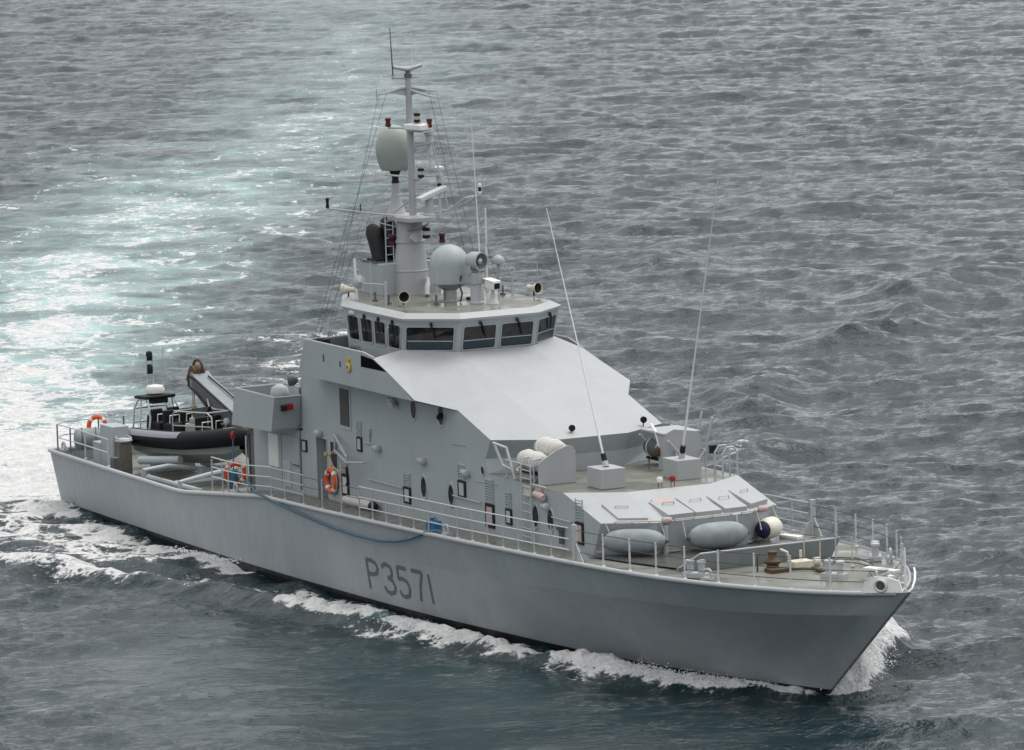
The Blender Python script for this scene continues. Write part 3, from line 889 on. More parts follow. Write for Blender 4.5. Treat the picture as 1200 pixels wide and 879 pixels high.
# yards
m = MB()
m.tube([(22.4, -.3, 12.0), (21.9, -1.2, 12.13), (21.15, -2.45, 12.33)], .035, 6); m.tube([(22.4, .3, 12.0), (22.9, 1.2, 12.15), (23.3, 1.6, 12.55), (23.4, 2.1, 12.6)], .035, 6)
m.tube([(22.9, 1.0, 12.0), (23.1, 1.5, 12.3), (23.4, 2.1, 12.6)], .025, 6)
m.tube([(22.4, -.3, 11.6), (21.15, -2.45, 12.25)], .018, 5)
yard = m.build('signal_yard', LGREY, ship)
lamp((21.15, -2.45, 12.33), r=.06, h=.35, lens=BLK2, par=yard); lamp((23.4, 2.1, 12.62), r=.06, h=.38, lens=BLK2, body=WHITE, par=yard)
m = MB(); m.tube([(21.7, -1.5, 12.15), (21.7, -1.5, 12.45)], .02, 5); m.build('yard_antenna', BLK2, yard)
m = MB()
m.tube([(22.55, 0, 16.3), (22.5, -.3, 16.26), (22.4, -.75, 16.12), (22.35, -1.1, 16.1)], [.06, .05, .035, .02], 6)
m.tube([(22.55, 0, 16.3), (22.6, .3, 16.25), (22.65, .7, 16.15), (22.7, 1.05, 16.12)], [.06, .05, .035, .015], 6)
m.tube([(22.55, 0, 16.22), (23.0, .5, 16.0), (23.3, .9, 15.9)], [.05, .04, .015], 6)
m.tube([(22.36, -1.08, 15.95), (22.36, -1.08, 16.3)], .02, 5)
m.tube([(22.55, 0, 16.6), (22.5, -.5, 16.62), (22.5, -.55, 16.6)], [.05, .04, .04], 6); m.tube([(22.55, 0, 16.6), (22.6, .42, 16.62)], [.05, .02], 6)
m.prism([(22.5, -.03, 16.3), (22.5, -.03, 16.0), (22.42, -.7, 16.14)], (.03, 0, 0)); m.prism([(22.5, .03, 16.3), (22.5, .03, 16.0), (22.6, .7, 16.14)], (.03, 0, 0))
m.build('crosstree', LGREY, pole)
m = MB(); m.lathe((22.55, 0, 16.62), [(.13, 0), (.13, .12), (.08, .14), (.08, .24)], 12, mi=0)
m.tube([(22.5, -.5, 16.98), (22.55, 0, 16.88), (22.6, .5, 17.0)], [.06, .075, .06], 8, 1); m.build('masthead_radar', [DGREY, LGREY], pole, smooth=60)
whip((22.5, -.52, 16.6), (22.45, -.56, 18.3), .03, .015, DGREY, 'masthead_whip'); whip((22.6, .15, 16.9), (22.6, .15, 18.1), .015, .008, WHITE, 'masthead_whip', False)
# rigging
for a, b in (((22.4, -.75, 16.1), (22.1, -3.4, 8.1)), ((22.36, -1.0, 16.1), (22.6, -3.3, 8.1)), ((21.9, -1.2, 12.13), (22.3, -3.5, 8.15)), ((21.5, -1.8, 12.2), (22.0, -3.5, 8.12)), ((22.7, .95, 16.1), (23.6, 2.0, 9.4)), ((23.3, 1.9, 12.5), (23.9, 2.5, 9.4)), ((21.75, -1.4, 12.1), (22.9, -3.4, 8.1)), ((22.66, .7, 16.1), (23.3, 1.8, 9.4))):
    m = MB(); m.tube([a, b], .007, 4); m.build('halyard', WIRE, ship)

# ------------------------------------------------ forward whips on plinths
for y, xb, top in ((-1.42, 38.9, (35.35, -1.42, 13.3)), (1.35, 38.65, (41.5, 1.35, 14.4))):
    m = MB(); m.prism([(xb - .48, y - .42, 4.94), (xb + .48, y - .42, 4.94), (xb + .48, y + .42, 4.94), (xb - .48, y + .42, 4.94)], (0, 0, .62)); pl = m.build('antenna_plinth', PALE, ship, bevel=.015)
    b = Vector((xb, y, 5.56)); t = Vector(top)
    m = MB(); d = (t - b).normalized()
    m.tube([b + d * .0, b + d * .18], .1, 10, 0); m.tube([b + d * .18, b + d * .42], .085, 10, 1); m.tube([b + d * .42, b + d * .9, b.lerp(t, .45), t], [.03, .038, .022, .010], 8, 2)
    m.build('whip_antenna', [LGREY, BLK2, WHITE], pl, smooth=50)

# ------------------------------------------------ aft gun tub over the side door
m = MB()
x0, x1, y0, y1 = 16.35, 19.8, -4.04, -2.15
zo = 5.97
m.poly([(16.15, y0, 4.68), (19.46, y0 + .0, 4.79), (19.8, y0, zo), (16.5, y0, zo)])
m.poly([(19.46, y0, 4.79), (19.46, -YW + .0, 4.79), (19.8, -YW, zo), (19.8, y0, zo)])
m.poly([(16.15, y0, 4.68), (16.15, y1, 4.68), (16.5, y1, zo), (16.5, y0, zo)])
m.poly([(16.15, y0, 4.68), (19.46, y0, 4.79), (19.46, y1, 4.79), (16.15, y1, 4.68)])
m.poly([(16.5, y1, zo), (19.8, y1, zo), (19.8, y1, 4.76), (16.15, y1, 4.7)])
i = .05
m.poly([(16.2, y0 + i, 4.85), (19.5, y0 + i, 4.85), (19.8 - i, y0 + i, zo), (16.5 + i, y0 + i, zo)])
m.poly([(16.2, y1 - i, 4.85), (19.5, y1 - i, 4.85), (19.8 - i, y1 - i, zo), (16.5 + i, y1 - i, zo)])
m.poly([(16.2, y0 + i, 4.85), (16.2, y1 - i, 4.85), (16.5 + i, y1 - i, zo), (16.5 + i, y0 + i, zo)])
m.poly([(19.5, y0 + i, 4.85), (19.5, y1 - i, 4.85), (19.8 - i, y1 - i, zo), (19.8 - i, y0 + i, zo)])
m.poly([(16.2, y0 + i, 4.84), (19.5, y0 + i, 4.84), (19.5, y1 - i, 4.84), (16.2, y1 - i, 4.84)])
tub = m.build('gun_platform', GREY, ship)
m = MB(); m.tube([(16.5, y0 + .025, zo), (19.8, y0 + .025, zo), (19.8, -YW, zo)], .03, 6); m.tube([(16.5, y0 + .025, zo), (16.5, y1, zo), (19.75, y1, zo)], .03, 6); m.build('platform_rim', LGREY, tub)
m = MB(); m.lathe((18.6, -3.3, 5.3), [(.1, -.45), (.12, .3), (.27, .42), (.33, .62), (.27, .85), (.1, .95), (0, .97)], 16); m.build('covered_mount', PALE, tub, smooth=50)
lamp((19.3 + .55, -3.72, 5.5), nm='side_light', body=BLK2, lens=BLK2, par=tub, r=.12, h=.2)
m = MB(); m.obox((19.76, -3.5, 5.62), (.12, .3, .2)); m.build('red_reflector', RED, tub, bevel=.03)
# floodlights at house corner
m = MB(); m.tube([(19.75, -2.9, 6.0), (19.75, -2.9, 6.6)], .05, 6); m.lathe((19.65, -3.1, 6.5), [(.1, 0), (.2, .15), (.2, .3)], 12, (-.5, -.7, -.1)); m.lathe((19.7, -2.7, 6.1), [(.12, 0), (.2, .15), (.2, .3)], 12, (-.7, -.3, -.1)); m.build('floodlight', DGREY, ship, smooth=40)

# ------------------------------------------------ fittings on the starboard wall
YS = -YW
def wpanel(name, x0, x1, z0, z1, mt, t=.03, par=None, bev=.008):
    m = MB(); m.box(x0, x1, YS - t, YS + .01, z0, z1); return m.build(name, mt, par or deckhouse, bevel=bev)
wpanel('white_door_panel', 17.0, 17.8, 3.3, 4.43, WHITE, .05)
wpanel('pale_panel', 18.1, 18.75, 2.72, 3.64, LGREY, .04)
m = MB(); m.tube([(19.62, YS - .02, 2.75), (19.62, YS - .02, 5.0)], .02, 5); m.build('wall_seam', DGREY, deckhouse)
m = MB(); m.tube([(19.0, YS - .06, 3.55), (19.5, YS - .06, 3.55)], .025, 6); m.build('door_handle', DGREY, deckhouse)
for x0, x1, z0, z1 in ((18.0, 19.5, 2.72, 4.5),):
    m = MB(); m.tube([(x0, YS - .015, z0), (x0, YS - .015, z1), (x1, YS - .015, z1), (x1, YS - .015, z0)], .018, 5); m.build('door_frame', GREY, deckhouse)
m = MB(); m.tube([(20.88, YS, 2.74), (20.88, YS, 4.7), (21.75, YS, 4.7), (21.75, YS, 2.74)], .03, 6); m.build('doorway_frame', LGREY, deckhouse)
m = MB(); m.box(22.0, 22.6, YS - .02, YS + .01, 3.74, 4.72, 0); m.box(22.06, 22.54, YS - .026, YS - .02, 3.8, 4.66, 1); m.build('side_window', [GREY, GLASS], deckhouse)
m = MB(); m.box(22.9, 23.75, YS - .03, YS + .01, 5.2, 6.6, 0); m.box(22.98, 23.67, YS - .05, YS - .03, 5.32, 6.55, 1)
for k in range(24): m.obox((23.32, YS - .06, 5.36 + k * .05), (.66, .03, .012), (R(30), 0, 0), 1)
m.build('intake_louvre', [LGREY, LOUV], deckhouse)
def porthole(x, z, w=.24, h=.40):
    m = MB(); n = 20
    def el(s_, y): return [(x + (w * s_) * math.cos(2 * math.pi * k / n), y, z + (h * s_) * math.sin(2 * math.pi * k / n)) for k in range(n)]
    A, B, C_ = el(1.12, YS - .002), el(1.0, YS - .035), el(.82, YS - .02)
    m.add(A + B, [(i, (i + 1) % n, n + (i + 1) % n, n + i) for i in range(n)], 0); m.add(B + C_, [(i, (i + 1) % n, n + (i + 1) % n, n + i) for i in range(n)], 0); m.poly(C_, 1)
    return m.build('porthole', [GREY, GLASS], deckhouse, smooth=50)
for x, z in ((29.18, 3.95), (31.2, 3.93), (28.6, 6.44), (30.64, 6.45), (37.21, 3.97), (38.23, 3.96)): porthole(x, z)
porthole(33.56, 4.99, .12, .16)
m = MB(); m.lathe((30.75, YS - .05, 6.45), [(.09, 0), (.1, .2), (.06, .26)], 10, (.6, -.7, -.2)); m.build('wall_floodlight', BLK2, deckhouse, smooth=40)
def notice(x, z, w, h, inner=LGREY, grille=True, gh=.5):
    m = MB(); m.box(x - w, x + w, YS - .045, YS, z - h, z + h, 0); m.box(x - w * .62, x + w * .62, YS - .05, YS - .045, z - h * .74, z + h * .74, 1)
    m.build('notice_frame', [BLK2, inner], deckhouse)
    if grille:
        m = MB(); gw = w * .85
        zz = z + h + .06
        k = 0
        while zz < z + h + gh: m.box(x - gw, x + gw, YS - .05, YS + .0, zz, zz + .035); zz += .085
        m.box(x - gw - .02, x - gw, YS - .035, YS, z + h + .04, z + h + gh); m.box(x + gw, x + gw + .02, YS - .035, YS, z + h + .04, z + h + gh)
        m.build('vent_grille', GREY, deckhouse)
notice(19.95, 4.28, .2, .2, LGREY, False); notice(24.37, 4.82, .19, .24, LGREY, True, .52); notice(23.15, 3.32, .27, .37, OFFW, True, .4)
notice(27.94, 3.54, .26, .27, LGREY, True, .45); notice(32.03, 4.22, .27, .27, LGREY, True, .5); notice(34.01, 3.6, .31, .38, PINK, True, .75)
notice(35.35, 3.73, .21, .25, LGREY, True, .5); notice(40.21, 3.81, .26, .34, PINK, True, .72)
for x, z in ((21.2, 4.87), (25.77, 4.87), (29.19, 4.83), (32.38, 4.81), (27.07, 6.55), (38.0, 4.4)):
    m = MB(); m.lathe((x - .2, YS - .1, z), [(.05, 0), (.09, .05), (.1, .25), (.12, .3), (.12, .42), (.06, .45)], 12, (1, 0, -.06)); m.tube([(x - .05, YS, z + .02), (x - .05, YS - .12, z)], .03, 6); m.build('bulkhead_lamp', LGREY, deckhouse, smooth=40)
m = MB(); m.lathe((27.35, YS - .1, 6.5), [(.05, 0), (.12, .06), (.12, .2)], 12, (.3, -.8, -.2)); m.build('bulkhead_lamp', LGREY, deckhouse, smooth=40)
for x0, x1, z in ((25.0, 27.6, 3.75), (31.4, 33.4, 3.95), (38.4, 39.7, 4.1), (24.9, 25.5, 4.95)):
    m = MB(); m.tube([(x0, YS - .06, z), (x1, YS - .06, z)], .022, 6)
    for x in (x0 + .05, (x0 + x1) / 2, x1 - .05): m.tube([(x, YS, z), (x, YS - .06, z)], .015, 5)
    m.build('grab_rail', LGREY, deckhouse)
for x0, x1, z in ((33.0, 34.6, 4.6), (31.4, 32.4, 5.6)):
    m = MB(); m.tube([(x0, YS - .02, z), (x1, YS - .02, z + .06)], .014, 5); m.build('conduit', GREY, deckhouse)
m = MB(); m.tube([(25.2, YS - .03, 5.35), (25.2, YS - .03, 4.95), (25.6, YS - .03, 4.9)], .03, 5); m.box(25.1, 25.3, YS - .08, YS, 5.25, 5.42); m.build('conduit', GREY, deckhouse)
m = MB(); m.tube([(39.05, YS - .05, 3.35), (39.05, YS - .05, 3.9)], .1, 8); m.lathe((38.95, YS - .12, 3.85), [(.09, 0), (.1, .25)], 10, (1, -.2, 0)); m.build('fire_hydrant', DGREY, deckhouse)
# davit stowed on wall
m = MB()
m.tube([(22.57, YS - .1, 4.95), (22.57, YS - .1, 4.3)], .035, 6); m.tube([(22.57, YS - .1, 4.95), (24.35, YS - .5, 4.45), (24.35, YS - .5, 4.2)], .045, 6); m.tube([(22.57, YS - .1, 4.42), (24.35, YS - .5, 4.25), (25.4, YS - .35, 4.35)], .04, 6)
davit = m.build('stowed_davit', LGREY, deckhouse)
m = MB(); m.tube([(22.57, YS - .1, 4.45), (22.45, YS - .25, 4.25), (22.9, YS - .35, 3.95), (23.6, YS - .45, 3.85), (24.3, YS - .5, 4.0), (24.35, YS - .52, 4.25)], .03, 6); m.tube([(24.33, YS - .5, 4.1), (24.4, YS - .5, 3.6), (24.3, YS - .5, 3.5)], .05, 6, 1)
m.lathe((22.45, YS - .3, 4.3), [(0, 0), (.08, .03), (.09, .08), (.07, .12), (0, .13)], 14, (0, -1, 0), 0); m.build('davit_line', [TAN, BLK2], davit)

# ladder up to the raft deck
m = MB()
for y in (YS - .14,):
    for x in (36.55, 37.2):
        m.tube([(x, y, 3.05), (x, y, 5.5), (x, y + .12, 5.72), (x, y + .35, 5.75), (x, y + .5, 5.6), (x, y + .5, 4.95)], .032, 6)
    for k in range(9): m.tube([(36.55, y, 3.3 + k * .26), (37.2, y, 3.3 + k * .26)], .02, 5)
m.build('side_ladder', LGREY, deckhouse)
m = MB(); m.box(36.6, 37.15, YS - .1, YS - .09, 4.55, 4.9); m.build('ladder_notice', CREAM, deckhouse)
m = MB(); m.tube([(37.2, YS - .1, 4.98), (38.2, YS - .1, 4.98)], .03, 6); m.build('grab_rail', LGREY, deckhouse)
m = MB(); m.lathe((37.45, YS - .14, 4.72), [(.1, 0), (.12, .1), (.12, .5), (.09, .6)], 12, (1, 0, -.12)); m.box(37.4, 37.75, YS - .1, YS, 4.72, 4.98); m.build('raft_release', PINK, deckhouse, smooth=40)

# life raft racks (one each side)
def raft_rack(s, nm):
    m = MB(); y0_, y1_ = (s * 3.0, s * 1.75)
    P = [(0, 0), (0, 0)]
    # shield plate: transverse, forward of the canisters, with rounded top and cut-down outboard corner
    x = 37.35
    pl_ = [(x, s * 3.0, 4.94), (x, s * 2.1, 4.94), (x, s * 1.72, 4.94), (x, s * 1.72, 5.95), (x, s * 1.8, 6.08), (x, s * 1.95, 6.12), (x, s * 2.35, 6.0), (x, s * 2.9, 5.7), (x, s * 3.0, 5.6)]
    m.prism(pl_, (.06, 0, 0))
    if s < 0: m.prism([(x, s * 1.72, 4.94), (x - .4, s * 1.72, 4.94), (x - .4, s * 1.72, 5.7), (x, s * 1.72, 5.95)], (0, s * -.05, 0))
    return m.build(nm, PALE, ship, bevel=.01)
raft_shield = raft_rack(-1, 'raft_shield')
m = MB()
m.prism([(36.9, 1.7, 4.94), (36.9, 2.95, 4.94), (36.9, 2.95, 5.95), (36.9, 2.8, 6.1), (36.9, 2.0, 6.22), (36.9, 1.7, 6.1)], (.06, 0, 0))
m.prism([(35.4, 1.62, 6.05), (36.95, 1.62, 6.05), (36.95, 2.95, 6.05), (35.4, 2.95, 6.05)], (0, 0, .06))
m.prism([(36.5, 1.66, 4.94), (36.96, 1.66, 4.94), (36.96, 1.66, 6.05), (36.5, 1.66, 6.05)], (0, .04, 0))
raft_shield_p = m.build('raft_shield', PALE, ship, bevel=.01)
def cradle(s):
    m = MB()
    for x in (35.2, 36.2, 37.1):
        m.tube([(x, s * 3.02, 4.96), (x, s * 3.02, 5.5), (x, s * 2.7, 5.15), (x, s * 2.0, 5.55), (x, s * 1.7, 5.9)], .04, 6)
        m.tube([(x, s * 2.0, 5.55), (x, s * 2.0, 4.96)], .04, 6)
    m.tube([(35.2, s * 3.02, 5.5), (37.1, s * 3.02, 5.5)], .03, 6); m.tube([(35.2, s * 2.7, 5.15), (37.1, s * 2.7, 5.15)], .04, 6); m.tube([(35.2, s * 2.0, 5.55), (37.1, s * 2.0, 5.55)], .04, 6)
    # folding gate frame aft
    m.tube([(34.9, s * 3.0, 5.3), (34.6, s * 3.15, 6.0), (35.6, s * 3.2, 5.95), (36.05, s * 3.15, 5.0)], .045, 6)
    m.tube([(34.9, s * 3.0, 5.3), (35.95, s * 3.15, 5.28)], .04, 6)
    return m.build('raft_cradle', LGREY, ship)
cradle(-1); cradle(1)
# port side ladder hoops
for x in (38.5, 39.0):
    m = MB(); m.tube([(x, 2.6, 4.95), (x, 2.6, 5.6), (x, 2.75, 5.8), (x, 3.0, 5.8), (x, 3.12, 5.6), (x, 3.12, 4.6)], .035, 6); m.build('ladder_hoop', LGREY, ship)
m = MB(); m.tube([(38.5, 2.6, 5.2), (39.0, 2.6, 5.2)], .03, 6); m.tube([(36.2, 3.1, 5.4), (36.4, 3.3, 6.6)], .045, 6); m.tube([(36.9, 3.1, 5.4), (37.1, 3.3, 6.5)], .045, 6); m.tube([(37.9, 2.9, 4.95), (37.9, 2.9, 5.9)], .03, 6); m.build('raft_deck_rail', LGREY, ship)
m = MB(); m.box(37.85, 38.0, 2.75, 2.95, 5.5, 5.75); m.build('hydrostatic_release', BLK2, ship)
# lights on the upper deck edge / slope lip
for x, y, mt in ((40.15, -.21, WHITE), (40.2, .2, RED)):
    m = MB(); m.tube([(x, y - .06, 4.94), (x, y - .06, 5.12)], .015, 5, 1); m.tube([(x, y + .06, 4.94), (x, y + .06, 5.12)], .015, 5, 1); m.lathe((x - .08, y, 5.2), [(.03, 0), (.09, .04), (.1, .13), (.05, .16), (0, .17)], 14, (.9, -.2, 0), 0); m.build('signal_lamp', [mt, DGREY], upper_deck, smooth=40)
for x, y in ((34.9, -.55), (34.6, 2.15)):
    m = MB(); m.tube([(x, y, 6.05), (x, y, 6.22)], .02, 5); m.lathe((x - .06, y, 6.28), [(.05, 0), (.1, .06), (.11, .14)], 12, (.9, -.1, -.1)); m.build('slope_floodlight', BLK2, front_slope, smooth=40)

# ------------------------------------------------ hatches and gear on the fore slope
def slope_pt(y, t, off=0.0):
    """t=0 lower edge, 1 upper edge on the three-facet slope"""
    ys = [-YW, -1.6, 1.6, YW]
    lo = Vector((np.interp(y, ys, [p[0] for p in FT]), y, 4.28)); hi = Vector((np.interp(y * 1.0, [-YW, -1.45, 1.45, YW], [p[0] for p in UB]), y, 4.935))
    p = lo.lerp(hi, t); n = Vector((0.28, 0, 1)).normalized()
    return p + n * off
def hatch(y0, y1, t0, t1, h0, h1, mark=None):
    """box hatch on the slope; h0 thickness at the lower end, h1 at the upper"""
    m = MB()
    A = [slope_pt(y0, t0, -.02), slope_pt(y1, t0, -.02), slope_pt(y1, t1, -.02), slope_pt(y0, t1, -.02)]
    B = [slope_pt(y0, t0, h0), slope_pt(y1, t0, h0), slope_pt(y1, t1, h1), slope_pt(y0, t1, h1)]
    m.add(A + B, [(0, 3, 2, 1), (4, 5, 6, 7), (0, 1, 5, 4), (1, 2, 6, 5), (2, 3, 7, 6), (3, 0, 4, 7)])
    h = m.build('hatch_lid', PALE, fore_slope, bevel=.015)
    ym = (y0 + y1) / 2; w = (y1 - y0)
    m = MB(); tm = (t0 + t1) / 2 + .1; hm_ = (h0 + h1) / 2
    m.tube([slope_pt(ym - w * .22, tm, hm_ - .02), slope_pt(ym - w * .2, tm, hm_ + .06), slope_pt(ym + w * .2, tm, hm_ + .06), slope_pt(ym + w * .22, tm, hm_ - .02)], .018, 6); m.build('hatch_handle', LGREY if mark is None else PALE, fore_slope)
    if mark is not None:
        m = MB(); hh = lambda t: h0 + (h1 - h0) * (t - t0) / (t1 - t0) + .004
        ta, tb = tm + .05, tm + .25
        m.poly([slope_pt(ym - w * .35, ta, hh(ta)), slope_pt(ym + w * .35, ta, hh(ta)), slope_pt(ym + w * .35, tb, hh(tb)), slope_pt(ym - w * .35, tb, hh(tb))]); m.build('hatch_notice', mark, fore_slope)
hatch(-2.5, -1.72, .1, .55, .06, .08)
hatch(-1.15, -.25, .05, .62, .16, .04, PINK)
hatch(-.18, .72, .06, .66, .14, .03)
hatch(.85, 1.65, .08, .62, .14, .03)
hatch(1.85, 2.75, .1, .7, .16, .02)
# fender rails along the lip
for a, b in ((-2.7, -1.35), (-1.0, .95), (1.3, 2.85)):
    m = MB(); pts = [slope_pt(y, -.01, .06) + Vector((.05, 0, 0)) for y in np.linspace(a, b, 7)]
    m.tube(pts, .022, 6)
    for p in (pts[0], pts[2], pts[4], pts[6]): m.tube([p, p + Vector((-.08, 0, -.06))], .02, 5)
    m.build('fender_rail', LINT, fore_slope)
for y in (-1.45, 2.0):
    m = MB(); c = slope_pt(y, -.0, .03) + Vector((.06, 0, .02)); m.lathe(c, [(0, 0), (.09, .02), (.11, .1), (.09, .3), (0, .34)], 10, (.1, .9, 0)); m.build('lashing_bundle', PINK, fore_slope, smooth=60)
m = MB(); m.tube([(42.5, -1.32, 3.27), (42.55, -1.32, 4.2)], .085, 12); m.build('vent_post', LGREY, deckhouse, smooth=40)
m = MB()
for k in range(18):
    y = -2.9 + k * .33; x = np.interp(y, [-YW, -1.55, 1.55, YW], [41.09, 42.36, 42.36, 41.09])
    if k % 3 != 1: m.obox((x + .05, y, 3.35), (.06, .3, .03), (0, 0, -.6 if y < -1.5 else (.6 if y > 1.5 else 0)))
m.build('deck_edge_rope', LINT, deckhouse)

# ------------------------------------------------ foredeck
fz = lambda x: sheer(x) + 0.0
m = MB()   # breakwater
m.prism([(45.9, -2.75, 3.38), (46.45, -2.3, 3.38), (46.45, 2.2, 3.38), (46.55, 2.45, 3.93), (46.55, -2.25, 3.9)], (.05, 0, 0))
bwk = m.build('breakwater', mat('breakwater_paint', (.2, .22, .23), .55, var=.1, scale=2), ship)
m = MB(); m.poly([(41.2, -3.3, sheer(41.2) + .022), (43.2, -3.1, sheer(43.2) + .024), (45.9, -2.6, sheer(45.9) + .03), (46.4, -2.2, 3.44), (46.4, 2.2, 3.44), (44.5, 3.0, sheer(44.5) + .03), (41.2, 3.3, sheer(41.2) + .022)]); m.build('wet_deck_panel', DECK2, main_deck)
m = MB(); m.tube([(45.95, -2.75, 3.4), (46.58, -2.3, 3.91), (46.58, 2.45, 3.94)], .032, 6); m.build('breakwater_edge', LGREY, bwk)
def bollard(x, y, rz=0.0):
    m = MB(); z = sheer(x)
    c, s_ = math.cos(rz), math.sin(rz)
    m.obox((x, y, z + .06), (.75, .36, .14), (0, 0, rz))
    for d in (-.2, .2):
        px, py = x + d * c, y + d * s_
        m.lathe((px, py, z + .1), [(.1, 0), (.1, .32), (.135, .33), (.135, .4), (.1, .42)], 14)
    return m.build('bollard', LGREY, ship, smooth=35)
bollard(47.5, -2.95, .5); bollard(50.2, .2, .5); bollard(47.9, 2.9, -.5); bollard(0.9, 2.5, 0)
def fairlead(x, y, z, ax, rr=.16, r=.045):
    m = MB(); m.ring((x, y, z + rr * .9), rr, r, ax, 18, 8, sx=.85); m.obox((x, y, z + .03), (.34, .2, .07), (0, 0, math.atan2(ax[1], ax[0]) + math.pi / 2)); return m.build('fairlead', LGREY, ship, smooth=50)
fairlead(48.3, -3.0, sheer(48.3) + .02, (.5, -.9, .15)); fairlead(33.4, -4.3, sheer(33.4) + .05, (0, -1, 0)); fairlead(16.9, -4.3, sheer(16.9) + .05, (0, -1, 0)); fairlead(1.0, -4.15, 2.12, (0, -1, 0)); fairlead(48.3, 3.2, sheer(48.3) + .02, (.5, .9, .1))
m = MB(); z = sheer(48)
m.lathe((47.95, -.62, z), [(.26, 0), (.26, .06), (.19, .1), (.18, .2), (.24, .24), (.25, .3), (.15, .38), (.12, .46), (.15, .55), (.15, .58), (.1, .6)], 18); cap_ = m.build('capstan', RUST, ship, smooth=35)
m = MB(); m.tube([(47.8, -1.05, z), (47.8, -1.05, z + .45), (47.8, -.95, z + .52)], .03, 6); m.box(48.1, 48.5, -.95, -.35, z, z + .12); m.tube([(48.3, -.3, z + .06), (48.6, .1, z + .08), (48.9, .5, z + .05)], .04, 6); m.build('chain_guide', RUST, cap_)
m = MB(); m.box(47.8, 48.25, -.05, .6, z, z + .24); m.tube([(47.9, -.05, z + .28), (47.9, -.1, z + .5), (47.75, -.25, z + .58)], .05, 6); m.tube([(48.1, .25, z + .28), (48.1, .25, z + .56)], .05, 6); m.lathe((48.05, .7, z + .16), [(.13, 0), (.13, .2), (.08, .22)], 12, (0, 1, 0)); m.build('windlass_motor', CREAM, cap_, bevel=.02)
m = MB(); m.tube([(48.7, .3, z + .1), (49.3, .35, z + .04)], .05, 6); m.build('anchor_chain', RUST, ship)
# bow fittings
m = MB(); z = 3.42
m.tube([(51.3, .9, z), (51.3, .9, z + .3)], .06, 8); m.obox((51.6, 1.0, z + .34), (1.2, .3, .06), (0, .0, .35)); m.obox((52.2, .75, z + .3), (.9, .2, .06), (0, .05, -.1)); m.build('bow_roller_table', WHITE, ship)
m = MB(); m.obox((52.6, .35, z + .06), (1.0, .5, .12), (0, 0, .1)); m.lathe((52.5, .5, z + .1), [(.2, 0), (.14, .1), (.14, .35), (.2, .42)], 14); m.tube([(52.2, .1, z + .2), (52.9, .5, z + .45)], .05, 6); m.tube([(52.3, .6, z + .25), (52.9, .2, z + .4)], .05, 6); m.build('anchor_gear', STEEL, ship)
m = MB()   # panama fairlead plate at the stem head
m.prism([(53.35, -.72, 3.47), (54.75, -.16, 3.62), (54.6, -.16, 3.92), (54.2, -.3, 4.0), (53.75, -.5, 3.98), (53.45, -.66, 3.8)], (-.02, .04, 0))
bp_ = m.build('stem_head_plate', WHITE, ship)
m = MB(); m.ring((54.02, -.44, 3.74), .165, .045, (.37, -.93, 0), 20, 8, sx=1.25); m.build('fairlead_lip', PALE2, bp_, smooth=50)
m = MB(); m.lathe((54.02, -.44, 3.74), [(.0, 0), (.15, .005)], 16, (.37, -.93, 0)); m.build('fairlead_hole', DECK2, bp_)
m = MB(); m.tube([(54.85, -.02, 3.62), (54.85, .12, 3.72), (54.6, .35, 3.9), (54.2, .6, 4.05), (53.8, .8, 4.1)], .035, 8); m.tube([(54.6, .06, 3.6), (54.5, .08, 4.75)], .03, 6); m.tube([(54.0, .4, 3.5), (53.95, .42, 4.75)], .03, 6); m.build('bow_pulpit', WHITE, ship, smooth=60)
# white painted lines, cable on the deck
m = MB(); m.poly([(44.3, -.5, 3.345), (44.5, -.5, 3.345), (44.5, .9, 3.345), (44.3, .9, 3.345)]); m.build('deck_marking', LGREY, main_deck)
m = MB(); m.tube([(46.7, 2.0, 3.4), (47.5, 2.5, 3.43), (49.0, 2.2, 3.47), (50.5, 1.2, 3.52), (51.8, .6, 3.56)], .02, 5); m.tube([(46.7, 1.0, 3.43), (48.5, 1.9, 3.47), (50, 1.8, 3.5)], .02, 5); m.build('deck_cable', WIRE, ship)
m = MB(); m.obox((42.2, 3.2, 3.35), (.8, .3, .12), (0, 0, .3)); m.build('deck_cleat', WHITE, ship, bevel=.03)

# ------------------------------------------------ guard rails
def dz(x): return sheer(x)
def stanchion(x, y, z, par, h=1.0, r=.028, mt=LGREY):
    m = MB(); m.tube([(x, y, z), (x, y, z + h)], r, 6); m.lathe((x, y, z - .01), [(.07, 0), (.07, .03), (.035, .06)], 8); return m.build('stanchion', mt, par)
def wires(name, pts, hs, r, mt, par=None):
    m = MB()
    for h in hs: m.tube([(p[0], p[1], p[2] + h) for p in pts], r, 5)
    return m.build(name, mt, par or ship)
SI = 0.16
# starboard waist: solid rails
xs = [26.9, 27.9, 28.95, 30.0, 31.0, 32.1, 33.1, 34.15, 35.2, 36.25, 37.3, 38.35, 39.4, 40.5, 41.6]
for s in (-1, 1):
    pts = [(x, s * (wdeck(x) - SI), dz(x)) for x in xs]
    g = wires('guard_rail', pts, (1.0, .66, .33), .024, PALE2)
    for p in pts[:-1]: stanchion(*p, g)
    m = MB(); x = 41.95; y = s * (wdeck(x) - .18); z = dz(x)
    m.tube([(x, y, z), (x, y, z + 1.12)], .085, 10); m.prism([(x + .05, y, z), (x + .55, y, z), (x + .08, y, z + .55)], (0, .03, 0)); m.prism([(x - .02, y, z), (x - .02, y - s * .5, z), (x - .02, y, z + .6)], (.03, 0, 0)); m.build('rail_end_post', LGREY, ship)
xs = [19.9, 21.0, 22.5, 24.0, 25.5, 26.9]
pts = [(x, -(wdeck(x) - SI), dz(x)) for x in xs]
g = wires('guard_rail', pts[:3], (.98, .64, .32), .022, LGREY); g2 = wires('chain_gap', pts[2:], (.92, .6, .3), .013, WIRE)
for p in pts[:-1]: stanchion(*p, g)
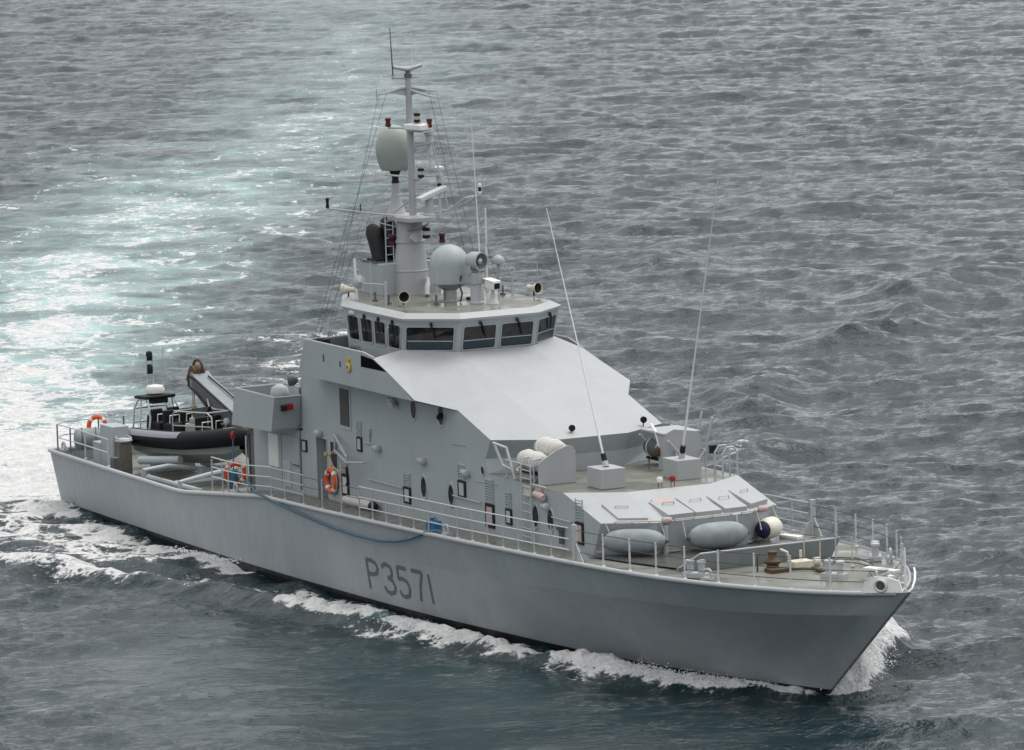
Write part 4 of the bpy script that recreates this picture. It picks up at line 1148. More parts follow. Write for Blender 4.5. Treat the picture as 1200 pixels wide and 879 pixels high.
xs = [14.9, 15.8, 16.3, 17.9, 19.9]
pts = [(x, -(wdeck(x) - SI), dz(x)) for x in xs]
g = wires('guard_rail', [(p[0], p[1], max(p[2], 2.45)) for p in pts], (1.0, .66, .33), .024, PALE2)
for p in pts[:3]: stanchion(*p, g, 1.15)
stanchion(*pts[3], g, 2.0, .03)
pts = [(x, wdeck(x) - SI, dz(x)) for x in (14.9, 17.5, 20, 22.5, 25, 26.9)]
g = wires('guard_rail', pts, (.98, .64, .32), .022, LGREY)
for p in pts: stanchion(*p, g)
# stern rail
pts = [(5.6, -4.3, 2.06), (3.2, -4.2, 2.06), (1.8, -4.2, 2.06), (.55, -4.2, 2.06), (.12, -3.75, 2.08), (.12, -2.4, 2.08), (.12, -1.4, 2.08), (.12, 0, 2.08), (.12, 1.6, 2.08), (.12, 3.75, 2.08), (.6, 4.2, 2.06), (3, 4.2, 2.06), (5.6, 4.3, 2.06)]
g = wires('stern_rail', pts, (.98, .5), .024, LGREY)
for i, p in enumerate(pts):
    if i not in (4, 9): stanchion(*p, g, .98, .03, DGREY if i in (2, 3, 5, 6) else LGREY)
# foredeck wires
fx = [42.0, 43.6, 45.05, 46.4, 47.7, 49.0, 50.2, 51.3, 52.4, 53.5]
for s in (-1, 1):
    pts = [(x, s * max(.3, wdeck(x) - .2), dz(x)) for x in fx]
    g = wires('foredeck_guard_wire', pts, (.95, .62, .3), .013, WIRE)
    for p in pts[1:-1]: stanchion(*p, g, .98, .034, PALE2)
g = wires('inner_guard_wire', [(47.2, .87, 3.42), (47.9, 1.02, 3.42), (48.84, 1.58, 3.44)], (.85,), .008, WIRE)
for p in ((47.2, .87, 3.42), (47.9, 1.02, 3.42), (48.84, 1.58, 3.44)): stanchion(*p, g, .9, .022, LINT)
stanchion(47.76, 1.63, 3.42, g, 1.65, .022)

# ------------------------------------------------ aft deck of the ship
m = MB()   # grey locker with tan side
m.box(2.95, 4.1, -3.5, -2.85, 1.5, 3.25); loc = m.build('deck_locker', GREY, ship, bevel=.02)
m = MB(); m.lathe((4.3, -3.15, 2.72), [(.3, 0), (.33, .05), (.28, .12), (.1, .14)], 14); m.ring((4.3, -3.15, 2.86), .28, .03, (.2, 0, 1), 16, 6); m.build('coil_reel', LGREY, loc, smooth=50)
m = MB(); m.box(4.11, 4.5, -3.42, -2.92, 1.5, 2.7); m.build('locker_tan_side', mat('weathered_tan', (.15, .14, .125), .7, var=.25, scale=6), ship, bevel=.02)  # separate box standing for the locker's tan forward side
m = MB(); m.box(2.2, 2.9, -3.5, -3.0, 1.5, 2.55); m.build('deck_box', GREY, ship, bevel=.02)
m = MB(); m.box(4.9, 5.2, -3.95, -3.7, 1.5, 2.3); m.build('deck_cleat', DGREY, ship, bevel=.03)
# cradle under the boat
m = MB()
m.tube([(8.0, -4.0, 1.55), (8.1, -4.0, 2.2), (7.7, -2.9, 2.2), (7.4, -1.6, 1.95)], .09, 8); m.tube([(11.6, -4.15, 1.55), (11.7, -4.15, 2.2), (11.0, -2.8, 2.25), (10.4, -1.4, 2.3)], .09, 8)
m.tube([(5.4, -3.0, 2.15), (7.2, -2.2, 2.3)], .15, 10); m.obox((7.6, -1.0, 1.75), (.35, 1.3, .5)); m.obox((4.6, -1.4, 1.7), (.35, 1.6, .5))
m.tube([(6.6, -3.2, 1.7), (11.4, -3.2, 1.75)], .1, 8); m.tube([(4.5, -.2, 1.7), (10.2, -.2, 1.7)], .09, 8); m.tube([(9.0, -3.2, 1.75), (9.0, 0, 1.75)], .1, 8)
m.build('boat_cradle', GREY, ship, smooth=40)
# boat crane
m = MB()
m.box(10.9, 12.4, -.9, .6, 1.5, 2.75); m.lathe((11.6, -.15, 2.75), [(.5, 0), (.45, .2), (.45, .35)], 18); crb = m.build('crane_base', GREY, ship, bevel=.02)
cy0, cy1 = -.45, .25
arm = [(4.2, 4.5), (4.15, 4.85), (4.35, 5.02), (4.75, 4.82), (11.6, 2.95), (11.9, 2.6), (11.2, 2.2), (9.0, 2.45), (6.6, 3.4), (5.7, 3.75)]
m = MB(); m.prism([(x, cy0, z) for x, z in arm], (0, cy1 - cy0, 0)); arm_o = m.build('crane_arm', mat('crane_grey_paint', (.23, .255, .265), .55, var=.12, scale=3), ship, bevel=.025)
m = MB(); m.prism([(4.35, cy0 - .012, 4.55), (4.5, cy0 - .012, 4.72), (11.3, cy0 - .012, 2.85), (11.0, cy0 - .012, 2.4), (9.0, cy0 - .012, 2.55), (6.6, cy0 - .012, 3.5), (5.7, cy0 - .012, 3.83)], (0, .008, 0)); m.build('arm_web_shade', DGREY, arm_o)  # dark sheet on the cheek, shade of the open web painted as colour
m = MB(); m.tube([(4.3, cy0 - .02, 4.84), (4.75, cy0 - .02, 4.78), (11.5, cy0 - .02, 2.92)], .055, 6); m.tube([(4.75, .05, 4.88), (6.5, .08, 4.42), (8.5, .05, 3.86), (11.0, .06, 3.2)], .03, 6); m.tube([(4.1, -.3, 5.1), (3.9, -.35, 4.8), (4.1, -.47, 4.5), (4.9, -.5, 4.3), (5.8, -.5, 3.95)], .035, 6); m.build('hydraulic_hose', BLK2, arm_o, smooth=50)
m = MB(); m.ring((4.3, -.15, 5.2), .24, .05, (.3, -1, 0), 16, 6); m.lathe((4.25, -.4, 5.0), [(.0, 0), (.24, .01), (.24, .45), (0, .46)], 14, (0, 1, 0)); m.obox((4.0, -.15, 4.75), (.5, .42, .5), (0, .6, 0)); m.build('sheave_head', RUST, arm_o, smooth=50)
m = MB(); m.lathe((7.6, cy0 - .02, 3.55), [(.15, 0), (.15, .1), (.1, .14)], 14, (0, -1, 0)); m.tube([(5.9, cy0 - .05, 4.2), (6.2, cy0 - .12, 3.95), (6.7, cy0 - .06, 3.9)], .035, 6); m.build('cheek_boss', LGREY, arm_o, smooth=50)
m = MB()
for d in (-.07, .07): m.tube([(4.2 + d, -.3, 4.6), (4.25 + d, -.35, 3.75)], .02, 5)
m.obox((4.25, -.35, 3.6), (.22, .16, .35)); m.build('crane_hook_fall', TAN, arm_o)
# hoses and fittings on the house's aft corner
m = MB(); m.box(15.3, 15.7, -3.0, -2.0, 2.1, 4.4)
for k in range(6): m.tube([(15.25, -3.0 + k * .15, 2.1), (15.2, -3.02 + k * .15, 4.2)], .05, 6)
m.build('hose_rack', DGREY, ship, smooth=40)
m = MB(); m.lathe((15.3, -3.0, 4.35), [(.2, 0), (.24, .05), (.24, .25), (.3, .3), (.3, .38)], 14); m.build('fog_vent', TAN, ship, smooth=40)

# ------------------------------------------------------------------ loose things on the ship
def lifebuoy(c, ax, label, Rr=.32, r=.075):
    t = thing('lifebuoy', c, label, 'lifebuoy', 'orange lifebuoys on the ship')
    m = MB(); m.ring(c, Rr, r, ax, 32, 10); m.build('ring', ORANGE, t, smooth=60)
    for k in range(4):
        a = math.pi / 4 + k * math.pi / 2
        m = MB(); m.ring(c, Rr, r + .008, ax, 4, 10, a0=a - .16, a1=a + .16); m.build('reflective_band', WHITE, t, smooth=60)
    m = MB(); m.ring(c, Rr + .09, .012, ax, 24, 5); m.build('grab_line', OFFW, t)
    return t
lifebuoy((1.25, -2.9, 2.95), (.75, -.66, .1), 'orange lifebuoy hung on the stern rail beside the grey locker')
lifebuoy((22.2, -3.14, 3.36), (0, -1, 0), 'orange lifebuoy on the deckhouse wall beside the recessed doorway', .36, .09)
lifebuoy((15.9, -3.85, 2.95), (.9, -.4, 0), 'orange lifebuoy on the waist rail behind a blue bag, under the boat\'s bow', .33, .085)
m = MB(); m.lathe((16.25, -4.1, 2.5), [(.13, 0), (.17, .06), (.17, .55), (.12, .62)], 14)
tag(m.build('rescue_bag', mat('blue_bag_fabric', (.05, .13, .2), .8, var=.15, scale=8), smooth=40), 'dull blue cylindrical bag hanging on the waist rail before the lifebuoy', 'bag')
t = thing('dan_buoy', (16.4, -4.15, 3.1), 'slim blue marker pole with red tip standing at the waist rail', 'marker pole')
m = MB(); m.tube([(16.4, -4.15, 3.1), (16.35, -4.1, 4.2)], .025, 6); m.build('pole', BLUE, t)
m = MB(); m.lathe((16.34, -4.1, 4.2), [(.05, 0), (.08, .06), (.08, .2), (.04, .26)], 10); m.build('marker_light', RED, t, smooth=40)

def fender(c, axis, L, r, body, endm, label, nm='fender'):
    ax = Vector(axis).normalized(); c = Vector(c)
    t = thing(nm, c - Vector((0, 0, r)), label, 'fender', 'fenders lashed on the foredeck')
    m = MB(); p = []
    for k in range(13):
        a = -1 + 2 * k / 12
        rr = r * (1 - abs(a) ** 3.2) ** .5 if abs(a) < 1 else .0
        rr = max(rr, r * .28)
        p.append((rr, a * L / 2))
    m.lathe(c, p, 24, ax); m.build('fender_body', body, t, smooth=60)
    for s in (-1, 1):
        m = MB(); m.lathe(c + ax * s * L / 2, [(r * .28, -.04), (r * .2, .06), (.03, .1)], 12, ax * s); m.build('end_fitting', endm, t, smooth=50)
    return t
fender((42.32, -2.28, 3.76), (.86, .95, .02) , 1.95, .37, FENDER, DGREY, 'long grey fender against the angled starboard facet of the foredeck house')
fender((42.95, .25, 3.78), (.02, 1, 0), 1.95, .40, FENDER, DGREY, 'long grey fender against the flat centre facet of the foredeck house')
m = None
t = fender((42.2, 2.45, 3.7), (-.55, .85, .0), .98, .33, mat('white_fender_vinyl', (.70, .66, .58), .5, var=.05, scale=5), NAVY, 'white fender with a navy blue end on the foredeck')
ax = Vector((-.55, .85, 0)).normalized()
m = MB(); m.lathe(Vector((42.2, 2.45, 3.7)) - ax * .5, [(.07, -.03), (.2, -.01), (.262, .07), (.268, .075)], 24, ax); m.build('navy_end', NAVY, t, smooth=50)
for y0, y1, z in ((-2.95, -2.85, 0), (-1.5, -1.45, 0), (-.75, -.75, 0), (1.1, 1.1, 0), (1.9, 1.95, 0), (2.75, 2.85, 0)):
    p = slope_pt(y0, 0, 0) + Vector((.08, 0, 0)); m = MB(); m.tube([p, p + Vector((.12, (y1 - y0), -.35)), p + Vector((.2, (y1 - y0), -.55))], .02, 5)
    m.build('fender_lashing', LINT, fore_slope)
# stern drum
t = thing('cylindrical_float', (1.0, -3.2, 2.1), 'grey barrel-shaped float lying at the stern behind the rail', 'float')
m = MB(); m.lathe((1.0, -3.75, 2.5), [(.1, 0), (.3, .04), (.39, .16), (.4, .9), (.34, 1.06), (.1, 1.1)], 24, (.35, .95, 0)); m.build('drum', FENDER, t, smooth=50)
m = MB()
for d in (.3, .8):
    c = Vector((1.0, -3.75, 2.5)) + Vector((.35, .95, 0)).normalized() * d; m.ring(c, .405, .02, (.35, .95, 0), 24, 5)
m.build('strap', DGREY, t)

# life raft canisters
def raft(c, lab, mt=OFFW, cov=True):
    t = thing('life_raft_canister', (c[0], c[1], c[2] - .35), lab, 'life raft', 'life raft canisters in their racks')
    m = MB(); m.lathe((c[0] - .72, c[1], c[2]), [(.05, 0), (.2, .02), (.28, .1), (.315, .3), (.32, .72), (.315, 1.14), (.28, 1.34), (.2, 1.42), (.05, 1.44)], 22, (1, 0, 0)); m.build('canister', mt, t, smooth=50)
    for d in (-.35, .3):
        m = MB(); m.ring((c[0] + d, c[1], c[2]), .322, .02, (1, 0, 0), 24, 5); m.build('strap', WHITE, t)
    m = MB(); m.box(c[0] - .6, c[0] + .6, c[1] - .2, c[1] + .2, c[2] - .37, c[2] - .3); m.build('saddle', BLK2, t)
raft((36.3, -2.62, 5.55), 'white covered life raft canister, the lower outboard one behind the starboard shield plate')
raft((36.3, -2.0, 5.88), 'white covered life raft canister, the upper inboard one behind the starboard shield plate')
raft((35.9, 2.6, 5.55), 'life raft canister under the port shield roof, outboard one', DGREY)
raft((35.9, 2.05, 5.5), 'life raft canister under the port shield roof, inboard one beside the red handle', DGREY)
m = MB(); m.tube([(36.7, 1.75, 5.0), (36.6, 1.7, 5.5), (36.4, 1.65, 6.1), (36.0, 1.7, 6.3)], .05, 6); m.build('lashing_strap', WHITE, raft_shield_p)
m = MB(); m.lathe((36.55, 1.62, 5.35), [(.06, 0), (.12, .1), (.1, .25), (.04, .3)], 10); m.build('release_hook', RUST, raft_shield_p, smooth=40)

# blue can, bundle, hose
t = thing('blue_jerrycan', (32.0, -4.1, 3.02), 'bright blue plastic can on the deck edge beside the fairlead', 'can')
m = MB(); m.box(31.75, 32.35, -4.25, -3.95, 3.0, 3.32); m.build('can_body', BLUE, t, bevel=.03)
m = MB(); m.box(31.8, 32.3, -4.22, -3.98, 2.86, 2.998); m.build('tray', LGREY, t); m = MB(); m.lathe((31.9, -4.1, 3.31), [(.05, 0), (.05, .07), (0, .08)], 10); m.tube([(32.05, -4.1, 3.32), (32.08, -4.1, 3.42), (32.25, -4.1, 3.42), (32.28, -4.1, 3.32)], .02, 5); m.build('cap_and_handle', BLUE, t)
t = thing('canvas_bundle', (24.7, -3.3, 2.75), 'rolled white canvas bundle lying on the side deck below the stowed davit', 'bundle')
m = MB()
m.tube([(23.6, -3.4, 2.92), (23.9, -3.38, 2.95), (24.5, -3.35, 2.96), (24.9, -3.32, 2.94), (25.3, -3.3, 2.95), (25.7, -3.28, 2.92)], [.07, .15, .17, .14, .16, .08], 12); m.build('canvas_roll', OFFW, t, smooth=60)
m = MB(); m.lathe((25.65, -3.28, 2.93), [(.16, 0), (.17, .1), (.1, .3)], 12, (1, .05, 0)); m.build('nozzle', BLK2, t, smooth=40)
hz = [(18.0, -4.35, 3.0), (19.0, -4.5, 2.74), (19.6, -4.57, 2.72), (20.6, -4.55, 2.6), (22.0, -4.5, 2.48), (23.6, -4.48, 2.36), (25.3, -4.48, 2.27), (27.0, -4.48, 2.24), (28.6, -4.48, 2.27), (30.0, -4.48, 2.42), (31.2, -4.52, 2.66), (32.2, -4.5, 2.98), (32.9, -4.4, 3.12), (33.3, -4.3, 3.1)]
m = MB(); m.tube(hz, .045, 8)
tag(m.build('hose', ROPE, smooth=60), 'blue hose looped over the gunwale, sagging along the hull side', 'hose')

# ------------------------------------------------------------------ rigid inflatable boat on the cradle
bl = thing('inflatable_boat', (6.3, -1.1, 1.86), 'black rigid inflatable boat with a wheel console, stowed on the aft deck cradle', 'boat')
def B(x, y, z):      # boat coordinates (x fwd from amidships, y port, z up from the keel) -> world
    a = R(8.0); p = R(2.3)
    zz = z + x * math.sin(p)
    return (6.3 + x * math.cos(a) - y * math.sin(a), -1.1 + x * math.sin(a) + y * math.cos(a), 1.96 + zz)
def sheer_b(x): return .95 + .03 * max(0, x + .5) ** 1.6
half = [(-3.35, 1.08), (-2.2, 1.1), (-1.0, 1.1), (.3, 1.1), (1.2, 1.06), (2.0, .93), (2.7, .68), (3.15, .36), (3.32, 0)]
path = [B(x, -y, sheer_b(x)) for x, y in half] + [B(x, y, sheer_b(x)) for x, y in half[-2::-1]]
def smooth_path(P, n=5):
    out = []
    P = [Vector(p) for p in P]
    for i in range(len(P) - 1):
        p0, p1, p2, p3 = P[max(0, i - 1)], P[i], P[i + 1], P[min(len(P) - 1, i + 2)]
        for k in range(n):
            t_ = k / n
            out.append(.5 * ((2 * p1) + (-p0 + p2) * t_ + (2 * p0 - 5 * p1 + 4 * p2 - p3) * t_ ** 2 + (-p0 + 3 * p1 - 3 * p2 + p3) * t_ ** 3))
    out.append(P[-1]); return out
sp = smooth_path(path)
rr = [.33] * len(sp); rr[0] = rr[-1] = .1; rr[1] = rr[-2] = .2; rr[2] = rr[-3] = .25
m = MB(); m.tube(sp, rr, 16); tube_o = m.build('inflatable_tube', BLACK, bl, smooth=60)
sub = [p for p in sp if True][2:19]
m = MB(); n_ = len(sub)
vs_, fs = [], []
for p in sub:
    for a in (112, 100, 88, 76, 64):
        vs_.append(p + Vector((.02, -.34 * math.cos(R(a - 45)), .34 * math.sin(R(a - 45)))))
for i in range(n_ - 1):
    for j in range(4): fs.append((i * 5 + j, (i + 1) * 5 + j, (i + 1) * 5 + j + 1, i * 5 + j + 1))
m.add(vs_, fs); m.build('tube_patch', TUBEGREY, bl, smooth=60)
m = MB(); m.tube([p + Vector((0, 0, -.16)) + (Vector((0, -.24, 0)) if i < len(sp) / 2 else Vector((0, .24, 0))) for i, p in enumerate(sp)][2:20], .035, 6); m.build('rubbing_strake', BLK2, tube_o)
# GRP bottom
m = MB(); st_ = [(-3.1, .95, .02), (-2, 1.0, 0), (-.5, 1.0, 0), (.8, .95, .04), (1.8, .75, .16), (2.5, .48, .36), (3.05, .16, .66)]
vs_, fs = [], []
for x, w_, k_ in st_:
    zt = sheer_b(x) - .14
    ch = max(k_ + .05, .42 + .05 * max(0, x))
    vs_ += [B(x, -w_, zt), B(x, -w_ * .9, ch), B(x, 0, k_), B(x, w_ * .9, ch), B(x, w_, zt)]
for i in range(len(st_) - 1):
    for j in range(4): fs.append((i * 5 + j, (i + 1) * 5 + j, (i + 1) * 5 + j + 1, i * 5 + j + 1))
m.add(vs_, fs); m.poly(vs_[:5]); m.build('boat_hull', BOATGREY, bl, smooth=25)
m = MB(); m.poly([B(-3.1, -.95, .86), B(-3.1, .95, .86), B(1.8, .75, .92), B(2.6, .3, 1.0), B(2.6, -.3, 1.0), B(1.8, -.75, .92)]); m.build('boat_deck', BOATGREY, bl)
m = MB(); m.poly([B(1.2, -.8, 1.0), B(2.8, -.35, 1.22), B(3.0, 0, 1.26), B(2.8, .35, 1.22), B(1.2, .8, 1.0)]); m.build('bow_cover', BLK2, bl)
# console, seats, frames
def bb(x0, x1, y0, y1, z0, z1):
    return [B(x0, y0, z0), B(x1, y0, z0), B(x1, y1, z0), B(x0, y1, z0), B(x0, y0, z1), B(x1, y0, z1), B(x1, y1, z1), B(x0, y1, z1)]
BF = [(0, 3, 2, 1), (4, 5, 6, 7), (0, 1, 5, 4), (1, 2, 6, 5), (2, 3, 7, 6), (3, 0, 4, 7)]
m = MB(); m.add(bb(-.2, .55, -.42, .42, .85, 1.5), BF); m.add(bb(.0, .4, -.36, .36, 1.5, 1.7), BF); m.build('helm_console', BOATGREY, bl, bevel=.05)
for x, y in ((-1.1, -.35), (-1.1, .35), (-1.95, -.35), (-1.95, .35), (1.0, -.28), (1.0, .3)):
    m = MB(); z0 = .86; h = .6 if x < 0 else .45
    m.add(bb(x - .28, x + .3, y - .24, y + .24, z0 + .2, z0 + h), BF); m.add(bb(x - .36, x - .22, y - .24, y + .24, z0 + .3, z0 + h + .45), BF); m.build('jockey_seat', BLK2, bl, bevel=.05)
    m = MB(); m.tube([B(x + .1, y - .2, z0 + h), B(x + .12, y - .2, z0 + h + .28), B(x + .12, y + .2, z0 + h + .28), B(x + .1, y + .2, z0 + h)], .02, 6); m.build('seat_grab_rail', WHITE, bl, smooth=60)
m = MB()
for y in (-.8, .8):
    m.tube([B(-3.2, y, .95), B(-3.25, y * .85, 1.9), B(-3.15, y * .7, 2.2), B(-2.5, y * .68, 2.25), B(-2.2, y * .8, 1.6), B(-2.1, y, .95)], .035, 8)
    m.tube([B(-2.7, y, .95), B(-2.8, y * .8, 2.2)], .028, 6)
m.tube([B(-3.2, -.68, 1.9), B(-3.2, .68, 1.9)], .03, 6); m.tube([B(-3.2, -.75, 1.4), B(-3.2, .75, 1.4)], .03, 6)
m.build('roll_frame', LGREY, bl, smooth=60)
m = MB(); m.add(bb(-3.35, -2.45, -.62, .62, 2.24, 2.36), BF); cn = m.build('canopy_roof', BLK2, bl, bevel=.045)
m = MB(); m.add(bb(-3.0, -2.5, -.32, .32, 2.06, 2.235), BF); m.build('roof_console', BLK2, cn, bevel=.02)
m = MB(); m.lathe(B(-2.95, .05, 2.37), [(.2, 0), (.33, .05), (.35, .2), (.3, .3), (.1, .34)], 20); m.build('radar_dome', WHITE, bl, smooth=40)
m = MB()
for y in (-.13, .13): m.tube([B(-3.2, y, 2.36), B(-3.2, y * .9, 3.75)], .02, 6)
m.tube([B(-3.2, -.13, 3.1), B(-3.2, .13, 3.1)], .018, 5); m.tube([B(-2.7, .25, 2.36), B(-2.7, .28, 4.1)], .012, 5); lm = m.build('light_mast', LGREY, bl)
for z in (3.1, 3.58):
    m = MB(); m.lathe(B(-3.2, 0, z), [(.09, 0), (.12, .04), (.12, .28), (.09, .33), (0, .36)], 12); m.build('mast_lamp', BLK2, lm, smooth=40)
m = MB()   # forward handrail frame
for y in (-.55, .55):
    m.tube([B(-.8, y, .95), B(-.8, y, 1.75), B(-.65, y, 1.92), B(1.5, y * .9, 1.95), B(1.75, y * .85, 1.8), B(1.8, y * .85, 1.05)], .027, 8)
    m.tube([B(-.8, y, 1.4), B(1.75, y * .87, 1.45)], .025, 6)
m.tube([B(-.65, -.55, 1.92), B(-.65, .55, 1.92)], .03, 6); m.tube([B(1.5, -.5, 1.95), B(1.5, .5, 1.95)], .03, 6)
m.build('handrail_frame', LGREY, bl, smooth=60)
m = MB(); m.poly([B(.45, -.45, 1.72), B(.45, .45, 1.72), B(.3, .4, 2.05), B(.3, -.4, 2.05)]); m.build('windscreen', GLASS, bl)
m = MB(); m.tube([B(2.2, -.25, 1.15), B(2.2, -.25, 1.4), B(2.2, .25, 1.4), B(2.2, .25, 1.15)], .035, 6); m.lathe(B(2.6, 0, 1.2), [(.12, 0), (.12, .1), (.05, .22)], 10); m.build('bow_bitt', LGREY, bl, smooth=50)
m = MB(); m.lathe(B(-3.0, .0, 1.0), [(.25, -.1), (.3, .2), (.26, .6), (.05, .72)], 14); m.build('engine_box', BLK2, bl, smooth=40)

# ------------------------------------------------------------------ the sea
def ocean_tile(N_=1024, L=128.0, wind=(-0.89, 0.44), lp=6.5, rms=.10, seed=3, spread=2, lo=0.35):
    rng = np.random.default_rng(seed)
    k1 = 2 * np.pi * np.fft.fftfreq(N_, L / N_)
    kx, ky = np.meshgrid(k1, k1, indexing='ij')
    k = np.hypot(kx, ky); k[0, 0] = 1e-6
    kp = 2 * np.pi / lp
    S = k ** -3.9 * np.exp(-1.25 * (kp / k) ** 2) * np.exp(-(k * lo / 6.0) ** 2)
    wx, wy = np.array(wind) / np.hypot(*wind)
    c = (kx * wx + ky * wy) / k
    S = S * (np.abs(c) ** spread * .9 + .1)
    S[0, 0] = 0
    h = (rng.normal(size=k.shape) + 1j * rng.normal(size=k.shape)) * np.sqrt(S)
    H = np.fft.ifft2(h).real
    sc = rms / H.std()
    H *= sc
    DX = np.fft.ifft2(-1j * kx / k * h).real * sc
    DY = np.fft.ifft2(-1j * ky / k * h).real * sc
    return H.astype(np.float32), DX.astype(np.float32), DY.astype(np.float32)
def sample(T, x, y, L):
    N_ = T.shape[0]
    u = (x / L * N_) % N_; v = (y / L * N_) % N_
    i, j = np.floor(u).astype(int), np.floor(v).astype(int)
    fu, fv = (u - i).astype(np.float32), (v - j).astype(np.float32)
    i %= N_; j %= N_; i2, j2 = (i + 1) % N_, (j + 1) % N_
    return (T[i, j] * (1 - fu) * (1 - fv) + T[i2, j] * fu * (1 - fv) + T[i, j2] * (1 - fu) * fv + T[i2, j2] * fu * fv)

def seg_dist(px, py, line):
    """distance to a polyline and the position along it, 0..1"""
    best = np.full(px.shape, 1e9, np.float32); par = np.zeros(px.shape, np.float32); sgn = np.zeros(px.shape, np.float32)
    P = np.array(line, float); seg = np.hypot(*np.diff(P, axis=0).T); cum = np.concatenate([[0], np.cumsum(seg)]); tot = cum[-1]
    for k in range(len(P) - 1):
        ax_, ay = P[k]; bx, by = P[k + 1]; dx, dy = bx - ax_, by - ay
        t_ = np.clip(((px - ax_) * dx + (py - ay) * dy) / (dx * dx + dy * dy), 0, 1)
        ex, ey = px - ax_ - t_ * dx, py - ay - t_ * dy
        d = np.hypot(ex, ey); mk = d < best
        best[mk] = d[mk]; par[mk] = ((cum[k] + t_ * seg[k]) / tot)[mk]; sgn[mk] = np.sign(dx * ey - dy * ex)[mk]
    return best, par, sgn
def sst(a, b, x):
    t_ = np.clip((x - a) / (b - a), 0, 1); return t_ * t_ * (3 - 2 * t_)

fwd = np.array([-0.8973, 0.4415]); lat = np.array([0.4415, 0.8973])
o2 = np.array([c_pos.x, c_pos.y])
def graded(lo, hi, step0, step1, out, grow=1.18):
    a = [lo]
    while a[-1] < hi: a.append(a[-1] + step0 + (step1 - step0) * (a[-1] - lo) / (hi - lo))
    s_ = step1
    while a[-1] < out: s_ *= grow; a.append(a[-1] + s_)
    b = []; s_ = step0; p = lo
    while p > -out * .35: s_ *= grow; p -= s_; b.append(p)
    return np.array(b[::-1] + a)
fs_ = graded(140, 540, .16, .62, 14000)
half_ = [0.0]
while half_[-1] < 52: half_.append(half_[-1] + .14 + .10 * half_[-1] / 52)
s_ = .24
while half_[-1] < 9000: s_ *= 1.2; half_.append(half_[-1] + s_)
ls_ = np.array([-q for q in half_[:0:-1]] + half_)
F_, L_ = np.meshgrid(fs_, ls_, indexing='ij')
X = o2[0] + F_ * fwd[0] + L_ * lat[0]; Y = o2[1] + F_ * fwd[1] + L_ * lat[1]
nf, nl = X.shape
X = X.ravel().astype(np.float64); Y = Y.ravel().astype(np.float64)
dist = np.hypot(X - 10, Y)
H1, DX1, DY1 = ocean_tile(1024, 130.0, lp=5.2, rms=.06, seed=3, spread=3, lo=.15)
H2, DX2, DY2 = ocean_tile(512, 97.0, wind=(-.6, .8), lp=16.0, rms=.085, seed=8, spread=4)
fade = 1 - sst(350, 900, dist)
H3, DX3, DY3 = ocean_tile(1024, 52.0, wind=(-.95, .3), lp=1.7, rms=.017, seed=14, spread=2, lo=.12)
near = 1 - sst(200, 320, np.hypot(X - o2[0], Y - o2[1]))
WAKE = [(-1, 0.0), (-8, .6), (-20, 4.0), (-33, 8.6), (-46, 13.6), (-62, 21), (-82, 31), (-100, 42.5), (-118, 54), (-150, 74), (-200, 101), (-270, 131), (-400, 185)]
dw, pw, sw_ = seg_dist(X, Y, WAKE)
HN, _, _ = ocean_tile(512, 160.0, lp=26.0, rms=1.0, seed=21, spread=0, lo=2.0)     # slow irregularity of the foam edges
HM, _, _ = ocean_tile(512, 47.0, lp=3.2, rms=1.0, seed=22, spread=0, lo=.5)
edge_n = sample(HN, X, Y, 160.0); fine_n = sample(HM, X, Y, 47.0)
dw = np.maximum(0, dw + (edge_n * 1.3 + fine_n * .5) * np.interp(pw * 435, [0, 20, 60, 150, 435], [.2, .8, 1.4, 2.4, 3.0]))
wl = np.interp(pw * 435, [0, 25, 60, 110, 140, 200, 435], [4.0, 5.0, 6.4, 8.0, 9.0, 9.0, 10.5])
calm = 1 - .45 * np.exp(-(dw / (wl * 1.1)) ** 2)
# flatter water in the ship's lee, close to the camera side
lee = 1 - .76 * np.exp(-((Y + 12) / 9) ** 2) * sst(18, 36, X) * (1 - sst(52, 60, X))
A_ = fade * calm * lee
n3_ = near * calm * (.35 + .65 * lee)
Z = A_ * (sample(H1, X, Y, 130.0) + sample(H2, X, Y, 97.0)) + n3_ * sample(H3, X, Y, 52.0)
OX = -1.2 * A_ * (sample(DX1, X, Y, 130.0) * 1.0 + sample(DX2, X, Y, 97.0)) - n3_ * 1.2 * sample(DX3, X, Y, 52.0); OY = -1.2 * A_ * (sample(DY1, X, Y, 130.0) * 1.0 + sample(DY2, X, Y, 97.0)) - n3_ * 1.2 * sample(DY3, X, Y, 52.0)
# the ship's own wave train: bow wave ridges and diverging crests
def ridge(line, h, w_, back=2.5, wob=0.0):
    d, p, s0 = seg_dist(X + wob * edge_n, Y + wob * edge_n * .6, line)
    h = h * (1 + .16 * (wob > 0) * np.clip(fine_n, -1.5, 1.5))
    tap = sst(0, .08, p) * (1 - sst(.75, 1.0, p))
    return h * tap * np.exp(-(d / w_) ** 2) - h * .35 * tap * np.exp(-(d / (w_ * back)) ** 2)
SB = [(49.6, -.2), (47.6, -1.6), (46.0, -2.75), (43.7, -3.35), (41.5, -3.9), (40, -4.45), (38, -4.75), (35.3, -4.7), (32.5, -5.1), (30, -5.9), (26.5, -6.65), (22, -7.4), (17, -8.9), (8, -11)]
Z += ridge(SB, .5, .75)
Z += ridge([(49.6, .2), (47.5, 2.2), (45, 4.2), (43, 5.7), (38, 7.6), (30, 10.6), (15, 16)], .7, .9)
